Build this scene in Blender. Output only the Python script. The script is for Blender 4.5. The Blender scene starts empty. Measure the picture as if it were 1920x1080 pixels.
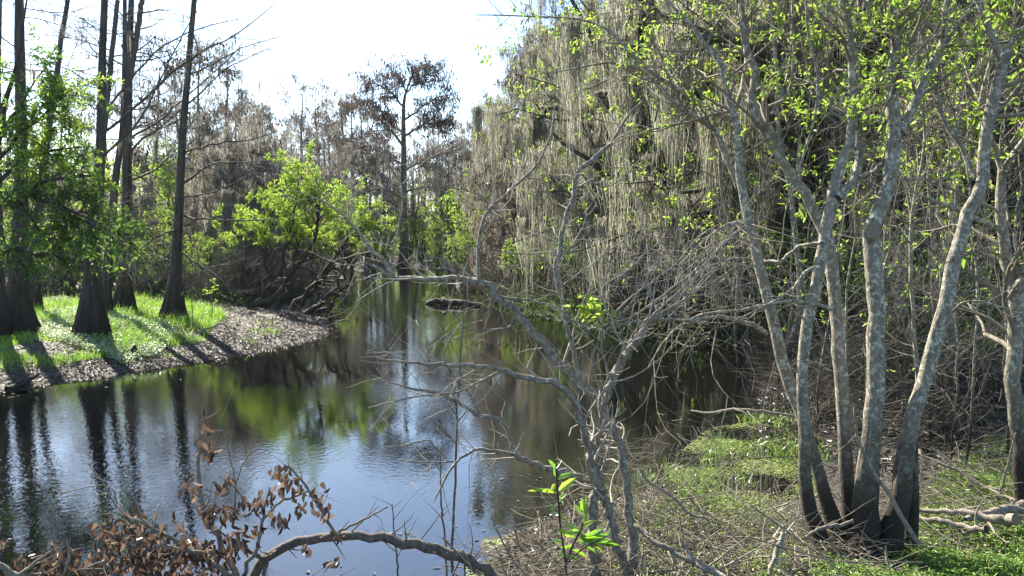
import bpy, math
import numpy as np

# ------------------------------------------------------------------ camera, sky, sun, exposure
C = bpy.context.scene
COL = C.collection
rng = np.random.default_rng(11)
H, F = 2.5, 1663.0                       # eye height above the water, focal length in pixels of a 1920 wide frame
PIT = math.atan(100.0 / F)
cam = bpy.data.objects.new('camera', bpy.data.cameras.new('camera'))
COL.objects.link(cam); C.camera = cam
cam.location = (0, 0, H); cam.rotation_euler = (math.pi / 2 - PIT, 0, 0)
cam.data.sensor_width = 36; cam.data.lens = 36 * F / 1920
cam.data.clip_start = 0.05; cam.data.clip_end = 2000

SUN_AZ, SUN_EL = math.radians(-34), math.radians(38)      # azimuth from +Y, clockwise
w = bpy.data.worlds.new('World'); C.world = w; w.use_nodes = True
nt = w.node_tree; bg = nt.nodes['Background']
sky = nt.nodes.new('ShaderNodeTexSky'); sky.sky_type = 'NISHITA'; sky.sun_disc = False
sky.sun_elevation = SUN_EL; sky.sun_rotation = SUN_AZ
sky.air_density = 1.0; sky.dust_density = 0.5; sky.ozone_density = 3.5
nt.links.new(sky.outputs[0], bg.inputs[0]); bg.inputs[1].default_value = 0.085
sl = bpy.data.lights.new('sun', 'SUN'); sl.energy = 5.0; sl.angle = math.radians(0.53); sl.color = (1, 0.93, 0.8)
so = bpy.data.objects.new('sun', sl); COL.objects.link(so)
sd = np.array([math.sin(SUN_AZ) * math.cos(SUN_EL), math.cos(SUN_AZ) * math.cos(SUN_EL), math.sin(SUN_EL)])
so.rotation_euler = (math.pi / 2 - SUN_EL, 0, math.pi - SUN_AZ)
C.view_settings.view_transform = 'Standard'; C.view_settings.look = 'None'
C.view_settings.exposure = 1.9; C.view_settings.gamma = 1
C.cycles.max_bounces = 7; C.cycles.diffuse_bounces = 3; C.cycles.glossy_bounces = 3
C.cycles.transmission_bounces = 4; C.cycles.caustics_reflective = False; C.cycles.caustics_refractive = False

# ------------------------------------------------------------------ numbers and geometry helpers
def P(x, y, Y):
    d = np.array([x - 960.0, F * math.cos(PIT) + (540 - y) * math.sin(PIT), -F * math.sin(PIT) + (540 - y) * math.cos(PIT)])
    return np.array([0, 0, H]) + d * (Y / d[1])
def G(x, y, z=0.0):
    d = np.array([x - 960.0, F * math.cos(PIT) + (540 - y) * math.sin(PIT), -F * math.sin(PIT) + (540 - y) * math.cos(PIT)])
    return np.array([0, 0, H]) + d * ((z - H) / d[2])
def U(a, b, n=None): return rng.uniform(a, b, n)
def N(*s): return rng.normal(size=s)
def nz(v): return v / np.maximum(np.linalg.norm(v, axis=-1, keepdims=True), 1e-9)

class MB:
    def __init__(s): s.v = []; s.f = []; s.r = []; s.n = 0
    def add(s, v, f, r):
        s.v.append(v.reshape(-1, 3)); s.f.append(f.reshape(-1, 4) + s.n); s.r.append(r.reshape(-1)); s.n += len(s.v[-1])
    def tubes(s, path, rad, S=5, mult=None):
        path = np.asarray(path, float); rad = np.asarray(rad, float)
        if path.ndim == 2: path = path[None]; rad = rad[None]
        n, m, _ = path.shape
        if n == 0: return s
        T = nz(np.gradient(path, axis=1))
        md = nz(path[:, -1] - path[:, 0])
        ref = np.where((np.abs(md[:, 2:3]) < 0.75), np.array([[0, 0, 1.0]]), np.array([[0.3, 1.0, 0]]))[:, None]
        A = nz(np.cross(T, ref)); B = np.cross(T, A)
        th = np.arange(S) * 2 * math.pi / S
        k = rad[:, :, None] * (mult if mult is not None else np.ones((1, m, S)))
        V = path[:, :, None] + k[..., None] * (A[:, :, None] * np.cos(th)[:, None] + B[:, :, None] * np.sin(th)[:, None])
        base = (np.arange(n) * m * S)[:, None, None]; i = np.arange(m - 1)[None, :, None] * S; j = np.arange(S)[None, None]; j2 = (j + 1) % S
        Fq = np.stack([base + i + j, base + i + j2, base + i + S + j2, base + i + S + j], -1)
        s.add(V, Fq, np.repeat(U(0, 1, n), (m - 1) * S)); return s
    def caps(s, c, nrm, r, S=10):                     # flat sawn ends
        a = nz(np.cross(nrm, [0.2, 0.1, 1.0])); b = np.cross(nrm, a)
        th = np.arange(S) * 2 * math.pi / S
        V = np.concatenate([[c + nrm * 0.002], c + r * (a * np.cos(th)[:, None] + b * np.sin(th)[:, None])])
        Fq = np.array([[0, 1 + i, 1 + (i + 1) % S, 1 + (i + 2) % S] for i in range(0, S, 2)])
        s.add(V, Fq, np.full(len(Fq), 0.5)); return s
    def ribbons(s, path, wid, side, r=None):
        n, m, _ = path.shape
        V = np.stack([path - side[:, None] * wid[..., None] / 2, path + side[:, None] * wid[..., None] / 2], 2)
        base = (np.arange(n) * m * 2)[:, None]; i = np.arange(m - 1)[None] * 2
        Fq = np.stack([base + i, base + i + 1, base + i + 3, base + i + 2], -1)
        s.add(V, Fq, np.repeat(U(0, 1, n) if r is None else r, m - 1)); return s
    def leaves(s, pos, d, up, L, W, fold=0.25, curl=0.15):
        n = len(pos); d = nz(d); sd_ = nz(np.cross(d, up)); nr = np.cross(sd_, d)
        L = np.broadcast_to(L, n)[:, None]; W = np.broadcast_to(W, n)[:, None]
        v = [pos, pos + d * L * .35 + sd_ * W * .5 + nr * W * fold, pos + d * L * .72 + sd_ * W * .36 + nr * (W * fold - L * curl * .4),
             pos + d * L - nr * L * curl, pos + d * L * .72 - sd_ * W * .36 + nr * (W * fold - L * curl * .4), pos + d * L * .35 - sd_ * W * .5 + nr * W * fold]
        V = np.stack(v, 1); b = (np.arange(n) * 6)[:, None]
        s.add(V, np.stack([b + [0, 1, 2, 3], b + [0, 3, 4, 5]], 1), np.repeat(U(0, 1, n), 2)); return s
    def build(s, name, mat, parent=None, smooth=True):
        me = bpy.data.meshes.new(name)
        V = np.concatenate(s.v); Fq = np.concatenate(s.f); R = np.concatenate(s.r)
        if parent is not None: V = V - np.array(parent.location)
        me.vertices.add(len(V)); me.vertices.foreach_set('co', V.astype(np.float32).ravel())
        me.loops.add(Fq.size); me.loops.foreach_set('vertex_index', Fq.astype(np.int32).ravel())
        me.polygons.add(len(Fq)); me.polygons.foreach_set('loop_start', (np.arange(len(Fq)) * 4).astype(np.int32))
        me.polygons.foreach_set('loop_total', np.full(len(Fq), 4, np.int32))
        if smooth: me.polygons.foreach_set('use_smooth', np.ones(len(Fq), bool))
        me.update(calc_edges=True)
        a = me.attributes.new('rnd', 'FLOAT', 'FACE'); a.data.foreach_set('value', R.astype(np.float32))
        me.materials.append(mat)
        o = bpy.data.objects.new(name, me); COL.objects.link(o)
        if parent is not None: o.parent = parent
        return o

def tag(o, label=None, cat=None, group=None, kind=None):
    if label: o['label'] = label
    if cat: o['category'] = cat
    if group: o['group'] = group
    if kind: o['kind'] = kind
    return o
def thing(name, label, cat, loc=(0, 0, 0), group=None):
    o = bpy.data.objects.new(name, None); COL.objects.link(o); o.location = [float(q) for q in loc]
    o.empty_display_size = .2
    return tag(o, label, cat, group)
KIDS = {}
def kids(o):
    return [c for c in o.children]
def dup(root, loc, rz, sc, label=None, group=None):
    r = root.copy(); COL.objects.link(r); r.location = [float(q) for q in loc]; r.rotation_euler = (0, 0, rz); r.scale = (sc[0], sc[1], sc[2])
    if label: r['label'] = label
    if group: r['group'] = group
    for ch in kids(root):
        c = ch.copy(); COL.objects.link(c); c.parent = r
    return r

def resample(pts, M):
    pts = np.asarray(pts, float); n = len(pts)
    if n == 2: pts = np.stack([pts[0], pts.mean(0), pts[1]]); n = 3
    p = np.concatenate([[2 * pts[0] - pts[1]], pts, [2 * pts[-1] - pts[-2]]])
    seg = np.linalg.norm(np.diff(pts[:, :3], axis=0), axis=1); cum = np.concatenate([[0], np.cumsum(seg)])
    t = np.interp(np.linspace(0, cum[-1], M), cum, np.arange(n)); i = np.minimum(t.astype(int), n - 2); f = (t - i)[:, None]
    a, b, c, d = p[i], p[i + 1], p[i + 2], p[i + 3]
    return .5 * (2 * b + (c - a) * f + (2 * a - 5 * b + 4 * c - d) * f ** 2 + (3 * b - a - 3 * c + d) * f ** 3)
def trace(pts, Y, M=18, ext=0.0, wob=0.0):
    """pixel polyline (x, y, width) standing at depth Y (or Y0..Y1 along it) -> path, radius"""
    Y0, Y1 = (Y, Y) if np.isscalar(Y) else Y
    q = []
    for k, (x, y, wd) in enumerate(pts):
        Yk = Y0 + (Y1 - Y0) * k / (len(pts) - 1)
        q.append([*P(x, y, Yk), wd / 2 / F * Yk])
    if ext > 0:
        a, b = np.array(q[-2]), np.array(q[-1]); d = nz(b[:3] - a[:3])
        d = nz(d + [0, 0, .3]); q.append([*(b[:3] + d * ext * .5), b[3] * .75]); q.append([*(b[:3] + d * ext + N(3) * .1), b[3] * .35])
    r = resample(q, M)
    if wob: r[1:-1, :3] += N(M - 2, 3) * wob * r[1:-1, 3:4]
    return r[:, :3], np.maximum(r[:, 3], .0012)
def traces(lst, M=18, **k):
    r = [trace(*a, M=M, **k) if not (len(a) == 3) else trace(a[0], a[1], M=M, ext=a[2], wob=k.get('wob', 0)) for a in lst]
    return np.stack([a for a, b in r]), np.stack([b for a, b in r])
def spawn(Pt, R, n, t=(.2, 1.), L=(.5, 1.), ang=(30, 70), up=0., wig=.12, k=6, rr=.6, rmin=.0015, tip=.25, bias=None, Lt=None, flat=0.):
    m = Pt.shape[1]
    ln = np.linalg.norm(np.diff(Pt, axis=1), axis=2).sum(1); i = rng.choice(len(Pt), n, p=ln / ln.sum())
    tt = U(t[0], t[1], n); f = tt * (m - 1); j = np.minimum(f.astype(int), m - 2); a = (f - j)[:, None]
    pos = Pt[i, j] * (1 - a) + Pt[i, j + 1] * a; tan = nz(Pt[i, j + 1] - Pt[i, j])
    r = R[i, j] * (1 - a[:, 0]) + R[i, j + 1] * a[:, 0]
    v = N(n, 3); v[:, 2] *= (1 - flat); v -= (v * tan).sum(1, keepdims=True) * tan; v = nz(v)
    an = np.radians(U(ang[0], ang[1], n))[:, None]; d = np.cos(an) * tan + np.sin(an) * v
    if bias is not None: d = nz(d + np.asarray(bias))
    LL = U(L[0], L[1], n)
    if Lt is not None: LL = LL * Lt(tt)
    pts = [pos]; st = (LL / (k - 1))[:, None]
    for q in range(k - 1):
        pts.append(pts[-1] + d * st); d = nz(d + np.array([0, 0, up / (k - 1)]) + N(n, 3) * wig)
    r0 = np.clip(r * rr, rmin, None)
    rad = r0[:, None] * np.linspace(1, tip, k)[None]
    return np.stack(pts, 1), np.maximum(rad, rmin * .6)
def sample(Pt, n, t=(.3, 1.)):
    m = Pt.shape[1]; ln = np.linalg.norm(np.diff(Pt, axis=1), axis=2).sum(1); i = rng.choice(len(Pt), n, p=ln / ln.sum())
    f = U(t[0], t[1], n) * (m - 1); j = np.minimum(f.astype(int), m - 2); a = (f - j)[:, None]
    return Pt[i, j] * (1 - a) + Pt[i, j + 1] * a, nz(Pt[i, j + 1] - Pt[i, j])
def foliage(mb, Pt, n, L, W, t=(.3, 1.), jit=.03, droop=0., along=.4, fold=.25, cl=4):
    p, tn = sample(Pt, max(1, n // cl), t); p = np.repeat(p, cl, 0); tn = np.repeat(tn, cl, 0); n = len(p); p = p + N(n, 3) * jit * .5
    d = nz(tn * along + N(n, 3) * .55 + np.array([0, 0, -droop])); p = p + d * L * .12
    up = nz(N(n, 3) * .6 + np.array([0, 0, 1.]))
    sc = U(.5, 1.25, n) * np.repeat(U(.75, 1.2, n // cl), cl); mb.leaves(p, d, up, L * sc, W * sc, fold=fold, curl=.22); return mb
def moss(mb, pos, L, nstr, spread, wid, k=5):
    n = len(pos); L = np.broadcast_to(L, n); sp = spread * U(.5, 1.4, n)
    off = N(n, nstr, 3) * np.array([1, 1, .25]) * sp[:, None, None]
    rr = np.linalg.norm(off[..., :2], axis=2) / sp[:, None]
    ll = (L[:, None] * U(.25, 1., (n, nstr)) * np.exp(-.28 * rr ** 2)).reshape(-1)
    p0 = (pos[:, None] + off).reshape(-1, 3); p0[:, 2] += np.abs(N(len(p0))) * spread * .2
    cx = np.repeat(pos, nstr, 0); sway = np.repeat(N(n, 3), nstr, 0) * np.array([1, 1, 0]) * .05 + N(len(p0), 3) * np.array([1, 1, 0]) * .05
    pts = [p0]; wk = np.zeros_like(p0)
    for q in range(1, k):
        s = q / (k - 1); wk = wk + N(len(p0), 3) * np.array([1, 1, .2]) * (wid * 1.6 + ll[:, None] * .026)
        a = p0 + (cx - p0) * np.array([1, 1, 0]) * .75 * s + sway * s * ll[:, None] + wk
        a[:, 2] = p0[:, 2] - ll * s + N(len(p0)) * .01; pts.append(a)
    pts = np.stack(pts, 1); wd = wid * U(.5, 1.4, len(p0))[:, None] * np.linspace(1, .3, k)[None]
    th = U(0, math.pi, len(p0)); mb.ribbons(pts, wd, np.stack([np.cos(th), np.sin(th), 0 * th], 1), np.repeat(U(0, .65, n), nstr) + U(0, .35, len(p0))); return mb
def sticks(mb, p, L, rad, tilt=.3, curve=.5, bias=(0, 0, 0), zmin=None):
    n = len(p); d = nz(N(n, 3) * [1, 1, tilt] + np.array(bias)); c = N(n, 3) * np.array([1, 1, .6]) * curve; k = 7; L = np.broadcast_to(L, n)
    pts = [p - d * L[:, None] * .5]
    for q in range(k - 1): pts.append(pts[-1] + d * (L / (k - 1))[:, None]); d = nz(d + c / (k - 1) + N(n, 3) * .09)
    pts = np.stack(pts, 1)
    if zmin is not None: pts[..., 2] = np.maximum(pts[..., 2], zmin[:, None])
    mb.tubes(pts, np.linspace(1, .4, k)[None] * np.broadcast_to(rad, n)[:, None], 4); return mb
def moss(mb, pos, L, nstr, spread, wid, k=4):
    n = len(pos); L = np.broadcast_to(L, n)
    off = N(n, nstr, 3) * np.array([1, 1, .25]) * (spread * U(.6, 1.3, n))[:, None, None]
    rr = np.linalg.norm(off[..., :2], axis=2) / spread
    ll = (L[:, None] * U(.35, 1., (n, nstr)) / (1 + .6 * rr)).reshape(-1)
    p0 = (pos[:, None] + off).reshape(-1, 3); p0[:, 2] += np.abs(N(len(p0))) * spread * .2
    cx = np.repeat(pos, nstr, 0)
    pts = [p0]; sway = N(len(p0), 3) * np.array([1, 1, 0]) * .06
    for q in range(1, k):
        s = q / (k - 1)
        a = p0 + (cx - p0) * np.array([1, 1, 0]) * .5 * s + sway * s * ll[:, None] + N(len(p0), 3) * np.array([1, 1, .2]) * wid * 1.4
        a[:, 2] = p0[:, 2] - ll * s + N(len(p0)) * .01; pts.append(a)
    pts = np.stack(pts, 1); wd = wid * U(.6, 1.3, len(p0))[:, None] * np.linspace(1, .35, k)[None]
    th = U(0, math.pi, len(p0)); mb.ribbons(pts, wd, np.stack([np.cos(th), np.sin(th), 0 * th], 1)); return mb

# ------------------------------------------------------------------ materials
def mat(name):
    m = bpy.data.materials.new(name); m.use_nodes = True; t = m.node_tree; t.nodes.clear()
    return m, t, t.nodes.new('ShaderNodeOutputMaterial')
def nd(t, typ, **kw):
    n = t.nodes.new(typ)
    for k, v in kw.items():
        if k in n.inputs: n.inputs[k].default_value = v
        else: setattr(n, k, v)
    return n
def ramp(t, stops, src):
    r = t.nodes.new('ShaderNodeValToRGB'); e = r.color_ramp.elements
    while len(e) < len(stops): e.new(.5)
    for q, (p, c) in zip(e, stops): q.position = p; q.color = (*c, 1)
    t.links.new(src, r.inputs[0]); return r.outputs[0]
def mixc(t, fac, a, b, mode='MIX'):
    m = t.nodes.new('ShaderNodeMix'); m.data_type = 'RGBA'; m.blend_type = mode
    for s, v in ((0, fac), (6, a), (7, b)):
        if hasattr(v, 'links') or isinstance(v, bpy.types.NodeSocket): t.links.new(v, m.inputs[s])
        else: m.inputs[s].default_value = v if s == 0 else (*v, 1)
    return m.outputs[2]
def leafmat(name, stops, trans=.5, gloss=.05, rough=.4, tcol=None):
    m, t, o = mat(name); a = nd(t, 'ShaderNodeAttribute', attribute_name='rnd')
    c = ramp(t, stops, a.outputs['Fac'])
    d = nd(t, 'ShaderNodeBsdfDiffuse'); tr = nd(t, 'ShaderNodeBsdfTranslucent'); g = nd(t, 'ShaderNodeBsdfGlossy', Roughness=rough)
    t.links.new(c, d.inputs[0])
    if tcol: t.links.new(mixc(t, 1., c, tcol, 'MULTIPLY'), tr.inputs[0])
    else: t.links.new(c, tr.inputs[0])
    g.inputs[0].default_value = (1, 1, 1, 1)
    m1 = nd(t, 'ShaderNodeMixShader'); m1.inputs[0].default_value = trans
    t.links.new(d.outputs[0], m1.inputs[1]); t.links.new(tr.outputs[0], m1.inputs[2])
    m2 = nd(t, 'ShaderNodeMixShader'); m2.inputs[0].default_value = gloss
    t.links.new(m1.outputs[0], m2.inputs[1]); t.links.new(g.outputs[0], m2.inputs[2]); t.links.new(m2.outputs[0], o.inputs[0])
    return m
def barkmat(name, c0, c1, scale=30, stretch=.25, lichen=None, lich_amt=.55, wet=None, bump=.5, rough=.85):
    m, t, o = mat(name); g = nd(t, 'ShaderNodeNewGeometry')
    mp = nd(t, 'ShaderNodeMapping'); mp.inputs['Scale'].default_value = (1, 1, stretch); t.links.new(g.outputs['Position'], mp.inputs[0])
    n1 = nd(t, 'ShaderNodeTexNoise', Scale=scale, Detail=6., Roughness=.65); t.links.new(mp.outputs[0], n1.inputs['Vector'])
    c = ramp(t, [(.3, c0), (.68, c1)], n1.outputs['Fac'])
    if lichen:
        n2 = nd(t, 'ShaderNodeTexNoise', Scale=scale * .9, Detail=5., Roughness=.6, Distortion=.6); t.links.new(g.outputs['Position'], n2.inputs['Vector'])
        f = ramp(t, [(lich_amt, (0, 0, 0)), (lich_amt + .07, (1, 1, 1))], n2.outputs['Fac'])
        c = mixc(t, f, c, lichen)
    if wet:
        sp = nd(t, 'ShaderNodeSeparateXYZ'); t.links.new(g.outputs['Position'], sp.inputs[0])
        n3 = nd(t, 'ShaderNodeTexNoise', Scale=6.); t.links.new(g.outputs['Position'], n3.inputs['Vector'])
        ad = nd(t, 'ShaderNodeMath', operation='MULTIPLY_ADD'); t.links.new(n3.outputs['Fac'], ad.inputs[0]); ad.inputs[1].default_value = .5; t.links.new(sp.outputs[2], ad.inputs[2])
        f = ramp(t, [(0, (1, 1, 1)), (1, (0, 0, 0))], None or (lambda mr: (t.links.new(ad.outputs[0], mr.inputs[0]), mr.outputs[0])[1])(nd(t, 'ShaderNodeMapRange', **{'From Min': wet[0], 'From Max': wet[1]})))
        c = mixc(t, f, c, wet[2])
    b = nd(t, 'ShaderNodeBsdfPrincipled', Roughness=rough); t.links.new(c, b.inputs['Base Color']); b.inputs['Specular IOR Level'].default_value = .25
    bp = nd(t, 'ShaderNodeBump', Strength=bump, Distance=.02); t.links.new(n1.outputs['Fac'], bp.inputs['Height']); t.links.new(bp.outputs[0], b.inputs['Normal'])
    t.links.new(b.outputs[0], o.inputs[0]); return m

M = {}
M['cypress'] = barkmat('cypress_bark', (.035, .028, .022), (.13, .11, .09), 14, .12, wet=(.6, 2.2, (.022, .018, .015)), bump=.8)
M['cypress_twig'] = barkmat('cypress_twig', (.05, .042, .035), (.15, .13, .11), 30, 1, bump=.2)
M['far_bark'] = barkmat('far_bark', (.085, .075, .06), (.22, .20, .16), 8, .2)
M['lichen'] = barkmat('lichen_bark', (.115, .10, .074), (.325, .29, .222), 30, .5, lichen=(.46, .46, .36), lich_amt=.53, wet=(.85, 1.75, (.038, .03, .022)), bump=.9)
M['shrub'] = barkmat('dead_shrub_bark', (.075, .065, .05), (.29, .26, .205), 42, .5, lichen=(.36, .39, .33), lich_amt=.57)
M['arch'] = barkmat('weathered_branch', (.04, .032, .025), (.19, .16, .13), 42, .5)
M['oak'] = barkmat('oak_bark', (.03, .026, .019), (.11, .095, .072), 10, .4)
M['willow'] = barkmat('willow_bark', (.03, .024, .02), (.09, .075, .06), 18, .4)
M['lit_shrub_twig'] = barkmat('lit_shrub_twig', (.19, .165, .13), (.42, .38, .31), 40, 1, bump=.2)  # paler than the dry twig: sunlight on the twigs is put into the colour
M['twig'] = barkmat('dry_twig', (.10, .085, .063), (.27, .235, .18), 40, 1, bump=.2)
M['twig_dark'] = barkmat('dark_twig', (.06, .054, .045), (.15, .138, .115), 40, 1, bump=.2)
M['log'] = barkmat('cut_log_bark', (.13, .105, .08), (.32, .28, .225), 30, 1, lichen=(.36, .38, .33), lich_amt=.6)
M['sawn'] = barkmat('sawn_wood', (.15, .11, .08), (.27, .20, .14), 60, 1, bump=.1)
M['moss'] = leafmat('spanish_moss', [(0, (.11, .108, .082)), (.5, (.27, .265, .205)), (1, (.46, .45, .355))], .55, 0)
M['moss_dark'] = leafmat('far_moss', [(0, (.15, .14, .115)), (.7, (.31, .292, .24)), (1, (.42, .395, .33))], .5, 0)
M['brown'] = leafmat('rusty_foliage', [(0, (.045, .034, .027)), (.7, (.11, .08, .06)), (1, (.19, .14, .10))], .4, .01)
M['spring'] = leafmat('spring_leaf', [(0, (.16, .28, .03)), (.5, (.27, .42, .05)), (1, (.46, .54, .10))], .62, .02, .4)
M['spring2'] = leafmat('shrub_leaf', [(0, (.12, .21, .035)), (.5, (.22, .35, .05)), (1, (.38, .46, .10))], .6, .015, .4)
M['glossy'] = leafmat('glossy_leaf', [(0, (.05, .11, .018)), (.6, (.12, .24, .03)), (1, (.24, .38, .05))], .6, .025, .35)
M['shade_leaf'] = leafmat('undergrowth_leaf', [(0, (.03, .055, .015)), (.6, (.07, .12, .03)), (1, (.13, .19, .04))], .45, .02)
M['dead'] = leafmat('dead_leaf', [(0, (.045, .028, .02)), (.6, (.12, .075, .05)), (1, (.24, .17, .12))], .35, .03, .35)
M['grass'] = leafmat('grass_blade', [(0, (.13, .27, .02)), (.6, (.23, .42, .035)), (1, (.35, .50, .07))], .6, .04)
M['sedge'] = leafmat('sedge_blade', [(0, (.10, .20, .025)), (.7, (.19, .33, .05)), (1, (.33, .35, .13))], .5, .06)
M['clover'] = leafmat('pale_groundcover', [(0, (.25, .36, .14)), (.6, (.42, .52, .27)), (1, (.55, .62, .40))], .4, .08, .4)
M['herb'] = leafmat('herb_leaf', [(0, (.07, .13, .025)), (.5, (.17, .30, .045)), (.9, (.29, .42, .09)), (1, (.34, .28, .12))], .5, .03, .35)
M['sprig'] = leafmat('sprig_leaf', [(0, (.14, .30, .02)), (.7, (.28, .50, .03)), (1, (.45, .60, .06))], .6, .08, .3)
M['duck'] = leafmat('duckweed', [(0, (.09, .12, .03)), (.6, (.18, .235, .065)), (1, (.28, .33, .11))], .1, .06, .4)
M['litter'] = leafmat('leaf_litter', [(0, (.045, .032, .024)), (.6, (.10, .075, .056)), (.9, (.15, .122, .097)), (1, (.24, .205, .17))], .15, .05, .42)
M['straw'] = leafmat('dry_straw', [(0, (.07, .055, .033)), (.6, (.18, .145, .09)), (1, (.33, .285, .20))], .3, .06, .5)

# ------------------------------------------------------------------ shoreline, terrain, water
W_ = [G(*q)[:2] for q in [(0, 735), (150, 712), (300, 690), (450, 668), (560, 645), (625, 621), (605, 600), (575, 585), (600, 560), (640, 532), (655, 509), (750, 501), (830, 505),
      (868, 520), (905, 545), (945, 570), (1000, 590), (1100, 612), (1250, 645), (1420, 655), (1440, 690), (1455, 740), (1490, 790), (1520, 850), (1510, 925), (1400, 958), (1250, 950), (1120, 945), (1000, 968), (915, 1012), (915, 1068)]]
W_ += [np.array(q) for q in [(-1.2, 5.4), (-3, 4.9), (-6, 4.9), (-11, 5.5), (-20, 6), (-20, 10), (-14, 12)]]
W_ = np.array(W_)
def sdist(x, y):
    x = np.asarray(x, float); y = np.asarray(y, float); d = np.full(x.shape, 1e9); ins = np.zeros(x.shape, bool)
    for (ax, ay), (bx, by) in zip(W_, np.roll(W_, -1, 0)):
        ex, ey = bx - ax, by - ay; t = np.clip(((x - ax) * ex + (y - ay) * ey) / (ex * ex + ey * ey), 0, 1)
        d = np.minimum(d, np.hypot(x - ax - t * ex, y - ay - t * ey))
        c = (ay > y) != (by > y); ins ^= c & (x < ex * (y - ay) / (ey if ey else 1e-9) + ax)
    return np.where(ins, -d, d)
def gz(x, y):
    d = sdist(x, y); x = np.asarray(x, float); y = np.asarray(y, float)
    d = d + (.16 * np.sin(x * 2.1 + y * 1.3) * np.sin(y * 1.9 - x * .8) + .07 * np.sin(x * 6.3 + 2 * y) * np.sin(y * 5.1 - x)) * np.clip((y - 5.5) / 2, 0, 1)
    near = np.clip((6.2 - y) / 2.5, 0, 1)
    left = np.clip((-x - 1 - y * .1) / 3, 0, 1)
    hb = .27 + .23 * left + .55 * near
    und = .04 * np.sin(x * 1.7 + y * .6) * np.sin(y * 1.3 - x * .4) + .03 * np.sin(x * 4.1 + 1) * np.sin(y * 3.7)
    z = np.where(d > 0, hb * (1 - np.exp(-d / (2.3 + .4 * left))) + und * np.clip(d / 1.5, 0, 1) + .02 * np.sin(x * 5.3 + y * 3) * np.clip(d * 3, 0, 1), np.maximum(-.7, d * .35 - .01))
    far = np.clip((np.hypot(x, y) - 80) / 200, 0, 1)
    return z + far * 1.5
def axis(a, b, st, lo, hi):
    q = list(np.arange(a, b, st)); s = st
    while q[-1] < hi: s *= 1.25; q.append(q[-1] + s)
    s = st
    while q[0] > lo: s *= 1.25; q.insert(0, q[0] - s)
    return np.array(q)
xs, ys = axis(-14, 10, .16, -300, 300), axis(3.5, 30, .16, -60, 320)
X, Yg = np.meshgrid(xs, ys); Zg = gz(X, Yg)
gm = MB(); nx = len(xs); i = np.arange(len(ys) - 1)[:, None] * nx; j = np.arange(nx - 1)[None]
gm.add(np.stack([X, Yg, Zg], -1), np.stack([i + j, i + j + 1, i + nx + j + 1, i + nx + j], -1), np.zeros((len(ys) - 1) * (nx - 1)))
m, t, o = mat('forest_soil'); g = nd(t, 'ShaderNodeNewGeometry')
n1 = nd(t, 'ShaderNodeTexNoise', Scale=1.1, Detail=8., Roughness=.7); t.links.new(g.outputs['Position'], n1.inputs['Vector'])
n2 = nd(t, 'ShaderNodeTexNoise', Scale=22., Detail=6., Roughness=.7); t.links.new(g.outputs['Position'], n2.inputs['Vector'])
c = ramp(t, [(.25, (.02, .015, .011)), (.5, (.05, .037, .027)), (.75, (.095, .074, .055))], n2.outputs['Fac'])
c = mixc(t, ramp(t, [(.5, (0, 0, 0)), (.65, (.6, .6, .6))], n1.outputs['Fac']), c, (.06, .09, .025))
sp = nd(t, 'ShaderNodeSeparateXYZ'); t.links.new(g.outputs['Position'], sp.inputs[0]); c = mixc(t, ramp(t, [(.02, (1, 1, 1)), (.16, (0, 0, 0))], sp.outputs[2]), c, (.022, .017, .012))
b = nd(t, 'ShaderNodeBsdfPrincipled', Roughness=.75); t.links.new(c, b.inputs['Base Color'])
bp = nd(t, 'ShaderNodeBump', Strength=.8, Distance=.05); t.links.new(n2.outputs['Fac'], bp.inputs['Height']); t.links.new(bp.outputs[0], b.inputs['Normal']); t.links.new(b.outputs[0], o.inputs[0])
tag(gm.build('ground', m), 'brown swampy ground around the pond', None, None, 'structure')

wm = MB(); wx = np.linspace(-40, 30, 8); wy = np.linspace(4, 80, 9); X, Yg = np.meshgrid(wx, wy); i = np.arange(8)[:, None] * 8; j = np.arange(7)[None]
wm.add(np.stack([X, Yg, X * 0], -1), np.stack([i + j, i + j + 1, i + 8 + j + 1, i + 8 + j], -1), np.zeros(56))
m, t, o = mat('tannin_water'); g = nd(t, 'ShaderNodeNewGeometry')
mp = nd(t, 'ShaderNodeMapping'); mp.inputs['Scale'].default_value = (1, .75, 1); mp.inputs['Rotation'].default_value = (0, 0, .5); t.links.new(g.outputs['Position'], mp.inputs[0])
n1 = nd(t, 'ShaderNodeTexNoise', Scale=15., Detail=3., Roughness=.55, Distortion=.4); t.links.new(mp.outputs[0], n1.inputs['Vector'])
n2 = nd(t, 'ShaderNodeTexNoise', Scale=.28, Detail=2.); t.links.new(g.outputs['Position'], n2.inputs['Vector'])
f = ramp(t, [(.36, (.12, .12, .12)), (.62, (1, 1, 1))], n2.outputs['Fac'])
mu = nd(t, 'ShaderNodeMath', operation='MULTIPLY'); t.links.new(f, mu.inputs[0]); mu.inputs[1].default_value = 1.
bp = nd(t, 'ShaderNodeBump', Distance=.0021); t.links.new(mu.outputs[0], bp.inputs['Strength']); t.links.new(n1.outputs['Fac'], bp.inputs['Height'])
b = nd(t, 'ShaderNodeBsdfPrincipled', Roughness=.0, IOR=1.7); b.inputs['Base Color'].default_value = (.004, .0045, .004, 1)
t.links.new(bp.outputs[0], b.inputs['Normal']); t.links.new(b.outputs[0], o.inputs[0])
tag(wm.build('water', m, smooth=False), 'dark tannin pond water with faint ripples', None, None, 'structure')

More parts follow.
